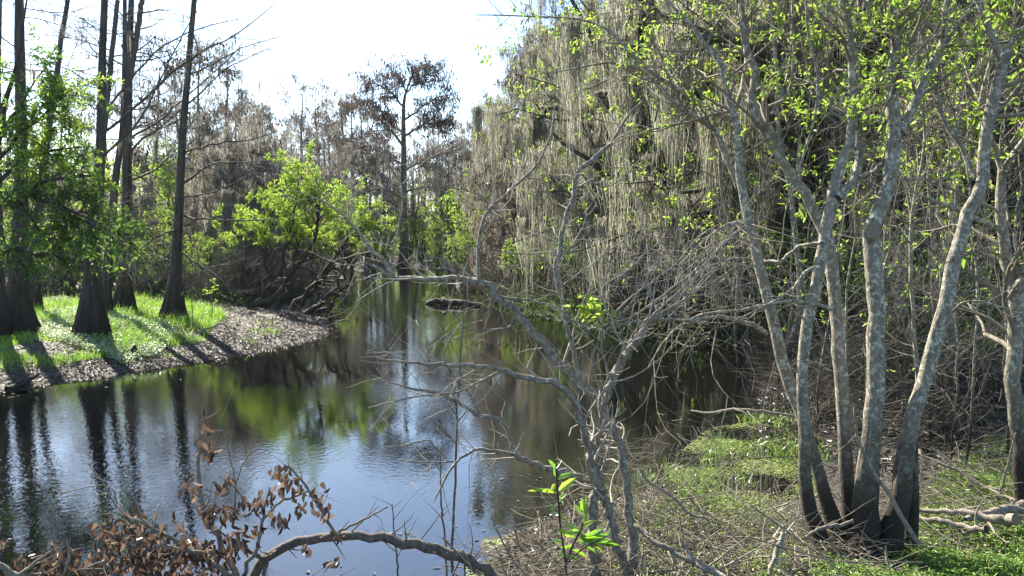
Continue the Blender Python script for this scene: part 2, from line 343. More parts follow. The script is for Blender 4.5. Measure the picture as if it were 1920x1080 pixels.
def onground(x, y): return np.stack([x, y, gz(x, y)], -1)
def region(poly, n, z=.3):
    """n random ground points inside a pixel polygon"""
    q = np.array([G(a, b_, z)[:2] for a, b_ in poly]); lo, hi = q.min(0), q.max(0); out = []
    c = 0
    while c < n:
        x = U(lo[0], hi[0], 4 * n); y = U(lo[1], hi[1], 4 * n); ins = np.zeros(4 * n, bool)
        for (ax, ay), (bx, by) in zip(q, np.roll(q, -1, 0)):
            cc = (ay > y) != (by > y); ins ^= cc & (x < (bx - ax) * (y - ay) / ((by - ay) or 1e-9) + ax)
        out.append(np.stack([x[ins], y[ins]], 1)); c += ins.sum()
    q = np.concatenate(out)[:n]; return q[:, 0], q[:, 1]
def blades(mb, p, h, wd, lean=.35, k=4):
    n = len(p); h = np.broadcast_to(h, n) * U(.5, 1.2, n); d = N(n, 3) * np.array([1, 1, 0]) * lean
    s = np.linspace(0, 1, k)
    pts = p[:, None] + s[None, :, None] * h[:, None, None] * np.array([0, 0, 1.]) + (s ** 2)[None, :, None] * d[:, None] * h[:, None, None]
    pts[:, :, 2] -= (s ** 2.5)[None] * (np.linalg.norm(d, axis=1) * h * .5)[:, None]
    th = U(0, math.pi, n); wv = np.broadcast_to(wd, n)[:, None] * np.array([.8, 1, .7, .12])[None][:, :k]
    mb.ribbons(pts, wv, np.stack([np.cos(th), np.sin(th), 0 * th], 1)); return mb
def flats(mb, x, y, L, W, lift=.012, tilt=.35):
    n = len(x); p = onground(x, y); p[:, 2] = np.maximum(p[:, 2], 0) + U(.2, 1.5, n) * lift
    mb.leaves(p, N(n, 3) * [1, 1, tilt * .6], nz(N(n, 3) * tilt + [0, 0, 1]), L * U(.5, 1.2, n), W * U(.6, 1.2, n), fold=.2, curl=.2); return mb

rng = np.random.default_rng(100)
# ------------------------------------------------------------------ left bank: cypress trees
def cyp(label, pts, Y, flare=1., limbs=14, group='flared cypress trees on the grassy bank', extra=(), tw=1., mo=6, forks=(), ext=5.):
    base = P(pts[0][0], pts[0][1], Y); base[2] = float(gz(base[0], base[1])) - .05
    T = thing('cypress_tree', label, 'tree', base, group)
    pa, ra = trace(pts[1:], Y, M=60, ext=ext)
    # flared, fluted foot below the traced stem
    foot = np.linspace(0, 1, 22)[:, None]; q0 = base[None] * (1 - foot) + pa[0][None] * foot
    r0 = pts[0][2] / 2 / F * Y; rf = ra[0] + (r0 - ra[0]) * (1 - foot[:, 0]) ** 1.7
    pa = np.concatenate([q0[:-1], pa]); ra = np.concatenate([rf[:-1], ra])
    S = 40; th = np.arange(S) / S * 2 * math.pi; nfl = int(U(7, 11))
    ph = U(0, 6); am = np.concatenate([(1 - foot[:, 0]) ** 1.2, np.zeros(len(pa) - 22)])[:, None] * .16 + .02
    mult = 1 + am * (np.cos(th * nfl + ph)[None] + .5 * np.cos(th * (nfl - 4) + 2 * ph)[None]) + rng.normal(size=(len(pa), S)) * .018
    MB().tubes(pa, ra, S, mult[None]).build('trunk', M['cypress'], T)
    wood = MB(); st, sr = pa[None, 21:], ra[None, 21:]
    if forks:
        fp, fr = traces([(f_, Y) for f_ in forks], M=24, wob=.1); wood.tubes(fp, fr, 8); 
    lp, lr = [], []
    if extra:
        ep, er = traces([(e, (Y, Y + U(-2.5, 1.5))) for e in extra], M=14, wob=.4); er = er * .75; lp.append(ep); lr.append(er)
    if limbs:
        sp, sr_ = spawn(st, sr, limbs, (.0, .8), (1.2, 3.6), (70, 95), up=-.1, wig=.14, k=14, rr=.15, rmin=.009, tip=.2, flat=.5); lp.append(sp); lr.append(sr_)
        if forks:
            sp, sr_ = spawn(fp, fr, max(3, limbs // 2), (.1, .95), (.8, 2.4), (60, 90), up=0, wig=.14, k=14, rr=.35, rmin=.01, tip=.2, flat=.5); lp.append(sp); lr.append(sr_)
    lp = np.concatenate(lp); lr = np.concatenate(lr); wood.tubes(lp, lr, 6)
    s1, q1 = spawn(lp, lr, int(len(lp) * 9 * tw), (.15, 1), (.3, 1.3), (30, 70), up=.05, wig=.16, k=6, rr=.6, rmin=.004, flat=.4)
    s2, q2 = spawn(s1, q1, int(len(s1) * 2.4), (.2, 1), (.12, .5), (30, 70), wig=.15, k=4, rr=.7, rmin=.003)
    wood.tubes(s1, q1, 4).tubes(s2, q2, 3).build('crown', M['cypress_twig'], T)
    if mo:
        p, _ = sample(lp, mo * 3, (.2, 1))
        for q_ in p: moss(MB(), q_[None], U(.3, 1.1, 1), 14, .06, .013).build('moss_clump', M['moss_dark'], T)
    return T
cyp('thick flared cypress at the far left, its trunk mostly hidden behind leafy branches', [(32, 627, 88), (36, 520, 34), (39, 400, 26), (40, 250, 20), (37, 100, 18), (36, 0, 15)], 18.9, limbs=18)
cyp('dark cypress cut off by the edge of the view, left of the leafy branches', [(-14, 600, 60), (-10, 480, 30), (-12, 200, 24), (-8, 0, 20)], 18.2, limbs=10)
cyp('slim leaning cypress just right of the thickest flared trunk, bending away at the top', [(66, 603, 30), (68, 500, 17), (72, 400, 15), (84, 290, 13), (98, 200, 11), (108, 130, 10), (114, 75, 9), (127, 0, 8)], 23, limbs=15)
cyp('broad based cypress nearest the water with a fork high on its trunk', [(172, 634, 72), (173, 500, 30), (176, 440, 26), (186, 330, 19), (190, 220, 16), (192, 100, 13), (196, 0, 12)], 18.4, limbs=14,
    forks=[[(193, 260, 12), (203, 170, 10), (210, 100, 9), (221, 0, 8)]],
    extra=[[(200, 245, 8), (260, 195, 6), (320, 140, 6), (375, 100, 5), (430, 72, 4), (475, 40, 3), (515, 8, 2)], [(197, 290, 7), (262, 225, 5), (300, 150, 4), (345, 60, 3), (370, 20, 2)], [(195, 215, 6), (245, 150, 5), (300, 90, 4), (370, 55, 3), (450, 35, 2)]])
cyp('slender dark cypress standing close behind the broad based forked one', [(196, 607, 40), (200, 530, 18), (208, 430, 15), (217, 333, 13), (229, 250, 11), (233, 150, 9), (234, 0, 7)], 22.2, limbs=14)
cyp('cypress with a wide fluted foot and twin stems above, second from the point', [(231, 594, 54), (235, 500, 23), (237, 420, 19), (238, 320, 17), (240, 233, 15), (243, 100, 12), (246, 0, 10)], 23.3, limbs=18,
    forks=[[(242, 150, 12), (252, 100, 10), (259, 50, 10), (268, -10, 9)]],
    extra=[[(240, 300, 7), (262, 265, 6), (330, 215, 5), (400, 150, 4), (430, 125, 3), (505, 90, 2)], [(240, 262, 6), (300, 225, 5), (345, 185, 4), (420, 120, 3), (455, 80, 2)], [(238, 340, 6), (290, 320, 5), (330, 285, 3), (380, 300, 2)]])
cyp('single straight cypress standing nearest the point, with long low horizontal limbs', [(325, 606, 52), (330, 500, 21), (334, 420, 18), (338, 340, 15), (344, 233, 13), (353, 133, 11), (358, 67, 10), (364, 0, 9)], 21.8, limbs=18,
    extra=[[(348, 285, 6), (420, 268, 4), (470, 262, 3), (520, 245, 2)], [(340, 345, 6), (400, 308, 5), (450, 305, 3), (510, 300, 2)], [(337, 405, 6), (400, 412, 5), (460, 414, 4), (520, 410, 2)], [(336, 432, 6), (300, 440, 4), (262, 470, 3), (235, 520, 2)],
           [(352, 140, 5), (400, 120, 4), (450, 92, 3), (520, 70, 2)], [(338, 370, 5), (400, 360, 4), (470, 330, 3), (505, 325, 2)], [(332, 470, 5), (380, 500, 4), (420, 530, 3), (440, 570, 2)], [(345, 220, 5), (300, 240, 4), (260, 235, 3), (225, 260, 2)]])
# knee
kb = G(250, 648, .35); kn = thing('cypress_knee', 'small dark pointed cypress knee on the leaf covered bank', 'tree knee', onground(kb[0], kb[1]))
z = np.linspace(0, 1, 10); pth = np.array(kn.location)[None] + np.stack([.03 * z, 0 * z, z * .22 - .02], 1)
MB().tubes(pth, .085 * (1 - z) ** .6 + .012, 14, 1 + .12 * N(1, 10, 14)).build('stub', M['cypress'], kn)
# pale leaf and tufted saplings on the bank edge
for px_, py_, h_, lb in ((360, 606, .75, 'thin dark sapling at the right foot of the straight cypress'), (397, 600, .95, 'leafy topped little sapling at the end of the bright grass')):
    g0 = G(px_, py_, .4); g0 = onground(g0[0], g0[1]); T = thing('sapling', lb, 'sapling', g0, 'saplings at the grass edge')
    a = resample(np.array([[*g0, .01], [*(g0 + [.02, 0, h_ * .5]), .008], [*(g0 + [-.03, 0, h_]), .004]]), 8)
    s1, q1 = spawn(a[None, :, :3], a[None, :, 3], 12, (.5, 1), (.12, .3), (35, 70), k=4, rr=.5, rmin=.002)
    MB().tubes(a[:, :3], a[:, 3], 6).tubes(s1, q1, 4).build('stem', M['willow'], T)
    foliage(MB(), s1, 60 if px_ > 380 else 14, .07, .03).build('foliage', M['spring'], T)

rng = np.random.default_rng(101)
# ------------------------------------------------------------------ left leafy tree (glossy leaves over the cypress trunks)
b0 = onground(-9.9, 15.4); T = thing('leafy_tree', 'leafy tree with glossy green leaves hanging in front of the left cypress trunks', 'tree', b0)
st = [([(-80, 690, 26), (-70, 520, 22), (-40, 380, 16), (0, 240, 11), (30, 130, 7), (45, 40, 4)], (15.4, 15), .8), ([(-70, 520, 14), (-20, 470, 12), (60, 472, 9), (130, 485, 5)], (15.4, 14.6)),
      ([(-60, 460, 13), (0, 390, 10), (90, 340, 7), (170, 330, 4)], (15.4, 14.5)), ([(-50, 420, 12), (20, 360, 9), (110, 385, 6), (190, 420, 3)], (15.4, 14.2)),
      ([(-30, 340, 10), (30, 260, 7), (80, 220, 5), (130, 165, 3)], (15.2, 15)), ([(-40, 380, 10), (30, 310, 7), (90, 285, 5), (150, 275, 3)], (15.3, 15.5)), ([(20, 360, 7), (60, 410, 5), (80, 440, 3), (100, 450, 2)], (15, 14.6)),
      ([(0, 240, 7), (40, 200, 5), (60, 160, 3), (90, 120, 2)], (15, 15)), ([(60, 350, 6), (130, 400, 5), (200, 435, 4), (245, 440, 2)], (14.8, 14.4))]
lp, lr = traces(st, M=16, wob=.5); MB().tubes(lp, lr, 8).build('trunk', M['willow'], T)
s1, q1 = spawn(lp[1:], lr[1:], 190, (.3, 1), (.3, .9), (30, 75), up=.1, wig=.2, k=6, rr=.5, rmin=.004)
s2, q2 = spawn(s1, q1, 900, (.2, 1), (.15, .4), (30, 70), up=.1, wig=.2, k=4, rr=.6, rmin=.003)
MB().tubes(s1, q1, 4).tubes(s2, q2, 3).build('crown', M['twig_dark'], T)
foliage(MB(), np.concatenate([s1[:, ::2][:, :3], s2[:, :3]]), 7500, .085, .032, jit=.06, droop=.15).build('foliage', M['glossy'], T)
hi = s2[s2[:, 0, 2] > 3.2]
foliage(MB(), hi, 4500, .075, .03, jit=.06).build('young_foliage', M['spring'], T)['label'] = 'bright yellow green young leaves at the top'

# ------------------------------------------------------------------ willow bush leaning over the point
gb = G(560, 583, .15); gb = onground(gb[0], gb[1]); Yw = gb[1]
T = thing('willow_bush', 'bright green willow leaning over the water at the tip of the point', 'shrub', gb)
ws = [[(470, 575, 12), (520, 545, 10), (565, 490, 8), (590, 440, 6), (600, 380, 4), (590, 330, 2)], [(545, 585, 12), (590, 540, 9), (620, 490, 7), (650, 450, 5), (690, 415, 2)], [(560, 588, 12), (605, 568, 9), (635, 530, 7), (650, 500, 4), (655, 470, 2)],
      [(440, 580, 9), (490, 560, 8), (525, 500, 6), (545, 430, 5), (560, 340, 2)], [(520, 580, 10), (545, 520, 8), (560, 450, 6), (610, 400, 4), (640, 360, 2)], [(560, 580, 10), (600, 520, 8), (640, 470, 5), (675, 440, 3), (700, 410, 2)],
      [(500, 580, 9), (500, 500, 7), (495, 440, 5), (520, 380, 2)], [(575, 585, 9), (620, 575, 7), (632, 545, 5), (630, 510, 3)], [(590, 585, 7), (625, 590, 5), (640, 620, 3)], [(455, 588, 10), (450, 540, 8), (460, 480, 5), (450, 420, 3)], [(462, 590, 7), (466, 540, 5), (470, 500, 3)]]
lp, lr = traces([(q, (Yw, Yw + U(-1.2, 1.6))) for q in ws], M=16, wob=.9)
for k in range(len(lp)): MB().tubes(lp[k], lr[k], 8).build('stem', M['willow'], T)
s1, q1 = spawn(lp, lr, 230, (.25, 1), (.4, 1.3), (20, 60), up=.15, wig=.17, k=6, rr=.55, rmin=.006)
s2, q2 = spawn(s1, q1, 800, (.2, 1), (.2, .6), (20, 60), up=.1, wig=.15, k=4, rr=.6, rmin=.004)
MB().tubes(s1, q1, 4).tubes(s2, q2, 3).build('crown', M['willow'], T)
hi = s2[s2[:, 0, 2] > 2.2]
foliage(MB(), hi, 16000, .10, .03, jit=.07).build('foliage', M['spring'], T)

rng = np.random.default_rng(102)
# ------------------------------------------------------------------ far trees: prototypes and copies
def bare_cypress(h, label, group, brown=0, moss_n=160, limbs=28, spread=.2, name='bare_cypress', flat=.5, t0=.18, mossL=(.5, 1.6), up=.35):
    T = thing(name, label, 'tree', (0, 0, 0), group)
    z = np.linspace(0, 1, 16); pa = np.stack([.02 * h * np.sin(z * 4 + U(0, 6)), .015 * h * np.sin(z * 3 + U(0, 6)), z * h], 1)
    ra = .016 * h * (1 - .9 * z) + .016 * h * np.exp(-z * 22)
    MB().tubes(pa, ra, 9).build('trunk', M['far_bark'], T)
    l1, r1 = spawn(pa[None], ra[None], limbs, (t0, 1), (.6 * spread * h, 1.2 * spread * h), (50, 85), up=up, wig=.16, k=8, rr=.42, rmin=.02, flat=flat, Lt=lambda q: 1.15 - .75 * np.abs(q - .45) * 1.3)
    s1, q1 = spawn(l1, r1, limbs * 7, (.2, 1), (.05 * h, .11 * h), (30, 70), up=.2, wig=.2, k=6, rr=.5, rmin=.012)
    s2, q2 = spawn(s1, q1, limbs * 26, (.2, 1), (.02 * h, .05 * h), (30, 75), up=.2, wig=.2, k=4, rr=.6, rmin=.009)
    MB().tubes(l1, r1, 5).tubes(s1, q1, 3).tubes(s2, q2, 3).build('crown', M['far_bark'], T)
    if moss_n:
        p, _ = sample(np.concatenate([s1, l1[:, 2:]]), moss_n, (.1, 1)); moss(MB(), p, U(*mossL, moss_n), 12, .14, .03).build('moss', M['moss_dark'], T)
    if brown:
        p, tn = sample(s2, brown, (.2, 1)); n = brown * 7; p = np.repeat(p, 7, 0) + N(n, 3) * .16
        MB().leaves(p, N(n, 3) * .45 + [0, 0, -1.], N(n, 3) + [.01, 0, 0], U(.16, .42, n), U(.05, .1, n), fold=.1).build('foliage', M['brown'], T)
    return T
def bgplace(proto_list, items, group, labels=None, first=set(), wide=1.):
    for k, (px_, Y_, top) in enumerate(items):
        pr, h0 = proto_list[k % len(proto_list)]
        x = (px_ - 960) / F * Y_; hh = H + (440 - top) / F * Y_ - .3; sc = hh / h0; wsc = sc * U(.85, 1.15) * wide
        loc = (x, Y_, float(gz(x, Y_)) - .05); lb = labels[k] if isinstance(labels, list) else labels
        if pr.name not in first:
            first.add(pr.name); pr.location = loc; pr.rotation_euler = (0, 0, U(0, 6)); pr.scale = (wsc, wsc, sc); tag(pr, lb, None, group)
        else: dup(pr, loc, U(0, 6), (wsc, wsc, sc), lb, group)
GA = 'bare trees behind the grassy bank'; LA = 'grey bare tree with moss and thin twigs behind the cypresses on the grassy bank'
pa_ = [(bare_cypress(11, LA, GA, brown=b_, moss_n=m_), 11) for b_, m_ in ((70, 150), (40, 190), (120, 120))]
bgplace(pa_, [(20, 48, 210), (120, 52, 170), (210, 55, 190), (300, 46, 112), (345, 52, 150), (388, 45, 106), (425, 47, 120), (458, 46, 165), (490, 55, 205), (508, 50, 226), (320, 66, 200), (440, 64, 190)], GA, LA)
GM = 'mossy trees at the back of the left bank'; LM = 'slender grey tree hung with long pale moss, at the back of the left bank'
bgplace([(bare_cypress(8, LM, GM, brown=30, moss_n=m_, spread=.22, t0=.12, mossL=(.6, 1.9), limbs=30), 8) for m_ in (300, 380)], [(385, 33, 290), (425, 34, 270), (455, 35.5, 262), (480, 37, 255), (500, 39, 245), (405, 38, 250), (525, 44, 258), (265, 33, 340), (130, 34, 330), (440, 31.5, 350), (60, 33, 340)], GM, LM)
GB = 'grey trees lining the far end of the pond'; LB = 'hazy grey bare tree in the far treeline beyond the end of the pond'
pb_ = [(bare_cypress(14, LB, GB, brown=b_, moss_n=m_, spread=s_), 14) for b_, m_, s_ in ((120, 200, .16), (60, 260, .2), (220, 160, .2))]
bgplace(pb_, [(530, 70, 240), (552, 82, 235), (575, 78, 162), (598, 80, 195), (622, 74, 235), (645, 72, 190), (662, 66, 182), (680, 76, 190), (705, 84, 240), (825, 70, 238), (848, 78, 262), (870, 68, 258), (895, 80, 255), (800, 84, 250), (730, 88, 240), (610, 62, 262), (640, 60, 270), (690, 62, 265), (560, 64, 270), (840, 60, 275), (880, 58, 262), (500, 75, 235), (470, 72, 225), (780, 74, 262), (720, 70, 262), (590, 88, 250)], GB, LB)
# the tall cypress that stands alone at the end of the pond
T = thing('tall_cypress', 'tall cypress with tiers of rusty brown foliage at the far end of the pond', 'tree', onground(-8.1, 66.)); B_ = np.array(T.location)
q = resample(np.array([[*B_, .7], [*P(757, 470, 66), .34], [*P(757, 300, 66), .25], [*P(757, 200, 66), .17], [*P(764, 165, 66), .10], [*P(778, 128, 66), .04]]), 40)
MB().tubes(q[:, :3], q[:, 3] * np.linspace(1, .7, 40), 14).build('trunk', M['cypress'], T)
lim = [[(757, 275, 8), (730, 240, 6), (700, 215, 5), (665, 200, 3), (645, 205, 2)], [(757, 200, 7), (735, 175, 5), (712, 160, 4), (690, 155, 2)], [(757, 225, 7), (785, 205, 5), (815, 185, 4), (845, 178, 2)], [(758, 255, 7), (790, 235, 6), (820, 230, 4), (850, 232, 2)],
       [(758, 180, 6), (780, 155, 5), (800, 140, 4), (825, 132, 2)], [(757, 250, 6), (725, 225, 4), (700, 190, 3), (680, 188, 2)], [(757, 310, 7), (720, 290, 5), (680, 270, 4), (640, 262, 2)], [(758, 320, 7), (800, 300, 5), (840, 285, 4), (870, 280, 2)], [(757, 360, 7), (800, 350, 5), (850, 355, 3)], [(757, 370, 7), (715, 355, 5), (670, 360, 3)], [(760, 170, 5), (750, 150, 4), (735, 140, 2)], [(764, 160, 5), (775, 140, 3), (790, 125, 2)]]
lp, lr = traces([(e, (66, 66 + U(-3, 3))) for e in lim], M=12, wob=.3)
s1, q1 = spawn(lp, lr * .7, 420, (.15, 1), (.7, 2.2), (30, 75), up=.2, wig=.2, k=6, rr=.5, rmin=.013, flat=.4)
s2, q2 = spawn(s1, q1, 1600, (.2, 1), (.2, .8), (30, 70), wig=.2, k=4, rr=.6, rmin=.01)
MB().tubes(lp, lr * .7, 6).tubes(s1, q1, 4).tubes(s2, q2, 3).build('crown', M['far_bark'], T)
hi = np.concatenate([s1, lp[:, ::2][:, :6]]); hi = hi[hi[:, 0, 2] > 7.8]
p, _ = sample(hi, 1500, (.3, 1)); n = 1500 * 6; p = np.repeat(p, 6, 0) + N(n, 3) * [.22, .22, .12]
MB().leaves(p, N(n, 3) * .4 + [0, 0, -1.], N(n, 3), U(.16, .42, n), U(.04, .09, n), fold=.1).build('foliage', M['brown'], T)
p, _ = sample(np.concatenate([s1, lp[:, ::2][:, :6]]), 420, (.2, 1)); moss(MB(), p[p[:, 2] < 7.6], U(.6, 2., (p[:, 2] < 7.6).sum()), 14, .2, .035).build('moss', M['moss_dark'], T)

# mossy brown trees at the edge of the right hand wood
GC = 'mossy trees with rusty foliage where the right wood meets the sky'; LC = 'mossy tree with rusty drooping foliage at the sky edge of the right wood'
pc_ = [(bare_cypress(12, LC, GC, brown=b_, moss_n=m_, spread=.24, t0=.12, mossL=(.6, 2.)), 12) for b_, m_ in ((240, 300), (170, 380))]
bgplace(pc_, [(925, 46, 195), (965, 40, 190), (1005, 36, 110), (1045, 33, 60), (985, 44, 165), (1010, 48, 85), (1060, 42, 40), (905, 52, 235), (945, 38, 255)], GC, LC)

# green shrubs of the understorey
def green_shrub(h, label, group, leaf, nl=2600, name='green_shrub'):
    T = thing(name, label, 'shrub', (0, 0, 0), group); n = 11
    ang = U(0, 6.28, n); pts = np.zeros((n, 10, 3)); z = np.linspace(0, 1, 10)
    for k in range(n):
        R_ = U(.15, .5) * h; pts[k] = np.stack([np.cos(ang[k]) * R_ * z ** 1.4, np.sin(ang[k]) * R_ * z ** 1.4, z * h * U(.6, 1)], 1) + N(10, 3) * .012 * h
        pts[k, 0, 2] = -.05
    rad = np.linspace(.011, .003, 10)[None] * h * np.ones((n, 1))
    MB().tubes(pts, rad, 6).build('stem', M['willow'], T)
    s1, q1 = spawn(pts, rad, 110, (.25, 1), (.12 * h, .32 * h), (25, 65), up=.15, wig=.18, k=6, rr=.5, rmin=.006)
    s2, q2 = spawn(s1, q1, 330, (.2, 1), (.05 * h, .13 * h), (25, 65), up=.1, wig=.15, k=4, rr=.6, rmin=.005)
    MB().tubes(s1, q1, 3).tubes(s2, q2, 3).build('crown', M['willow'], T)
    foliage(MB(), s2, int(nl * 1.6), .115, .045, jit=.07).build('foliage', leaf, T)
    return T
GS = 'green shrubs under the trees behind the grassy bank'; LS = 'green leafy shrub in the undergrowth behind the grassy bank'
ps_ = [(green_shrub(3.4, LS, GS, M[l_], n_), 3.4) for l_, n_ in (('spring2', 2600), ('spring', 1800), ('spring2', 1400))]
bgplace(ps_, [(30, 33, 390), (85, 36, 420), (130, 31, 360), (245, 35, 360), (285, 40, 320), (320, 34, 380), (370, 40, 310), (450, 42, 330), (515, 46, 345), (60, 42, 330), (340, 46, 300), (400, 50, 320), (40, 50, 300), (140, 52, 320), (220, 48, 310), (430, 56, 300), (490, 52, 325), (540, 58, 330), (100, 44, 360), (370, 55, 300), (270, 30, 440), (410, 30, 430), (350, 31, 450), (150, 40, 440), (205, 31, 450), (80, 31, 470)], GS, LS)
GR = 'green shrubs around the far end of the pond'; LR = 'fresh green shrub on the far shore at the end of the pond'
bgplace([(green_shrub(3.6, LR, GR, M[l_], n_), 3.6) for l_, n_ in (('spring', 1500), ('spring2', 1800))], [(700, 62, 380), (660, 60, 400), (725, 75, 400), (790, 72, 390), (820, 66, 420), (850, 60, 370), (880, 52, 340), (915, 48, 350), (940, 44, 375), (870, 46, 400), (560, 48, 400), (600, 50, 390), (620, 62, 380), (840, 75, 350), (770, 76, 350), (900, 56, 320)], GR, LR)
# bare thickets
def thicket(h, label, group, name='bare_thicket', mt='twig_dark'):
    T = thing(name, label, 'shrub', (0, 0, 0), group); n = 34; pts = np.zeros((n, 8, 3)); z = np.linspace(0, 1, 8)
    for k in range(n):
        a, R_ = U(0, 6.28), U(.1, .75) * h; o_ = N(2) * .22 * h
        pts[k] = np.stack([o_[0] + np.cos(a) * R_ * z ** 1.2, o_[1] + np.sin(a) * R_ * z ** 1.2, -.05 + z * h * U(.45, 1.)], 1) + N(8, 3) * .02 * h
    rad = np.linspace(.009, .003, 8)[None] * h * U(.6, 1.3, (n, 1))
    MB().tubes(pts, rad, 5).build('stem', M['willow'], T)
    s1, q1 = spawn(pts, rad, 260, (.15, 1), (.15 * h, .4 * h), (25, 70), up=.1, wig=.2, k=6, rr=.55, rmin=.005)
    s2, q2 = spawn(s1, q1, 600, (.15, 1), (.06 * h, .18 * h), (25, 70), wig=.2, k=4, rr=.6, rmin=.004)
    MB().tubes(s1, q1, 3).tubes(s2, q2, 3).build('crown', M[mt], T)
    return T
GT = 'bare thickets behind the grassy bank'; LT = 'tangled brown leafless thicket at the back of the grassy bank'
bgplace([(thicket(2.2, LT, GT), 2.2) for _ in range(2)], [(70, 29, 480), (130, 30, 470), (270, 29, 470), (300, 31, 460), (360, 28, 470), (400, 27.5, 480), (430, 29, 450), (465, 30, 440), (500, 31, 430), (520, 33, 440), (560, 35, 430), (545, 31, 470), (385, 33, 430), (215, 31, 470), (10, 30, 480), (480, 28.5, 490)], GT, LT)
GU = 'bare thickets along the right shore'; LU = 'tangled leafless thicket overhanging the right shore below the hanging moss'
bgplace([(thicket(2.4, LU, GU, mt=m_), 2.4) for m_ in ('twig_dark', 'twig')], [(880, 47, 440), (910, 44, 430), (940, 38, 440), (965, 34.5, 430), (1000, 32, 450), (1040, 30, 460), (1075, 28.5, 450), (1120, 27, 460), (1165, 25.5, 450), (1215, 24, 470), (1265, 22.5, 460), (1320, 22, 480), (1375, 21.5, 470), (900, 39, 470), (930, 33, 500), (960, 31, 510), (1010, 29, 520), (1060, 27, 530), (1110, 25.5, 540), (1160, 23.5, 545), (1210, 22, 550), (1260, 21, 560), (1330, 20.5, 560), (1400, 20, 570), (985, 30.5, 520), (1035, 28.5, 530), (1085, 26.8, 540), (1130, 25, 545), (1185, 23.2, 550), (1235, 21.8, 555), (1295, 21, 565), (1365, 20.4, 570), (1440, 18, 580), (880, 44, 490), (1450, 15.5, 620)], GU, LU)

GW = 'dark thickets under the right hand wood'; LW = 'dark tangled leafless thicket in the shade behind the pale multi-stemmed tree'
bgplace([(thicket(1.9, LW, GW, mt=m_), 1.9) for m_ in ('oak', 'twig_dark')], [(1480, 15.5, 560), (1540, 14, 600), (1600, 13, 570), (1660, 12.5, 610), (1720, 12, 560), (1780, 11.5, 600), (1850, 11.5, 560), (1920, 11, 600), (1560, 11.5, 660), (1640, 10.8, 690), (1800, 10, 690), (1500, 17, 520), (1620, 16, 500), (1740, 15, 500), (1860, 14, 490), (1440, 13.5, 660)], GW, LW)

rng = np.random.default_rng(103)
# ------------------------------------------------------------------ right wood: moss draped oaks
def oak(label, group, h=10., moss_n=420, leaf_n=2400):
    T = thing('mossy_oak', label, 'tree', (0, 0, 0), group)
    z = np.linspace(0, 1, 12); lean = N(2) * .08
    tr = np.stack([lean[0] * h * z ** 1.5, lean[1] * h * z ** 1.5, z * h * .55 - .1], 1) + N(12, 3) * .03; rd = .03 * h * (1 - .55 * z) + .02 * h * np.exp(-z * 12)
    l1, r1 = spawn(tr[None], rd[None], 11, (.3, 1), (.35 * h, .62 * h), (30, 80), up=.55, wig=.22, k=12, rr=.55, rmin=.03, tip=.25)
    MB().tubes(tr, rd, 12).tubes(l1, r1, 8).build('trunk', M['oak'], T)
    l2, r2 = spawn(l1, r1, 60, (.2, 1), (.12 * h, .34 * h), (30, 80), up=.2, wig=.22, k=8, rr=.55, rmin=.018)
    s1, q1 = spawn(l2, r2, 420, (.1, 1), (.05 * h, .15 * h), (25, 75), up=.1, wig=.22, k=6, rr=.5, rmin=.006)
    s2, q2 = spawn(s1, q1, 1300, (.1, 1), (.02 * h, .06 * h), (25, 75), wig=.22, k=4, rr=.6, rmin=.004)
    MB().tubes(l2, r2, 6).tubes(s1, q1, 4).tubes(s2, q2, 3).build('crown', M['oak'], T)
    p, _ = sample(np.concatenate([l2[:, :6], s1]), moss_n, (.1, 1))
    moss(MB(), p, U(.5, 3., moss_n) ** 1., 74, .16, .016, k=6).build('moss', M['moss'], T)
    foliage(MB(), s2, leaf_n, .085, .035, jit=.06).build('foliage', M['spring'], T)
    return T
GO = 'moss draped oaks of the right hand wood'
ok = [(oak('x', GO, 10., mn, ln), 10.) for mn, ln in ((215, 5200), (180, 6000), (235, 4800))]
bgplace(ok, [(1255, 29.5, -60), (1290, 27, -150), (1300, 24.5, -200), (1390, 23, -260), (1530, 20, -330), (1690, 17, -420), (1860, 15, -480)], GO,
        ['moss draped oak at the edge of the right wood, nearest the open sky', 'oak with the palest long curtains of hanging moss behind the dead shrub', 'oak hung with moss behind the fan of long dead twigs',
         'mossy oak on the shore behind the leaning stem of the pale clump', 'mossy oak directly behind the pale multi-stemmed tree', 'mossy oak in deep shade behind the right stems of the pale clump', 'dark mossy oak behind the pale tree at the right edge'], wide=.85)
LO = 'mossy oak deep in the back of the right hand wood'; GO2 = 'oaks deep in the right hand wood'
bgplace(ok, [(1245, 37, -40), (1290, 34, -120), (1340, 32, -170), (1460, 30, -200), (1590, 27, -250), (1730, 24, -300), (1880, 22, -330), (2010, 18, -400), (1650, 34, -150), (1850, 31, -200), (2050, 26, -250), (1400, 40, -80)], GO2, LO)
GV = 'shrubs in the shade of the right hand wood'; LV = 'green shrub in the shade under the mossy oaks'
bgplace([(green_shrub(2.8, LV, GV, M[l_], 2200), 2.8) for l_ in ('spring2', 'glossy', 'glossy')], [(1010, 33, 430), (1110, 29, 440), (1210, 26, 460), (1310, 24, 420), (1430, 22, 420), (1560, 23, 380), (1690, 19, 400), (1850, 18.5, 330), (1910, 14.5, 420), (1640, 15, 560), (1800, 14, 560), (1530, 17, 430), (1740, 14.5, 450), (1600, 17, 400), (1880, 12.5, 500)], GV, LV)

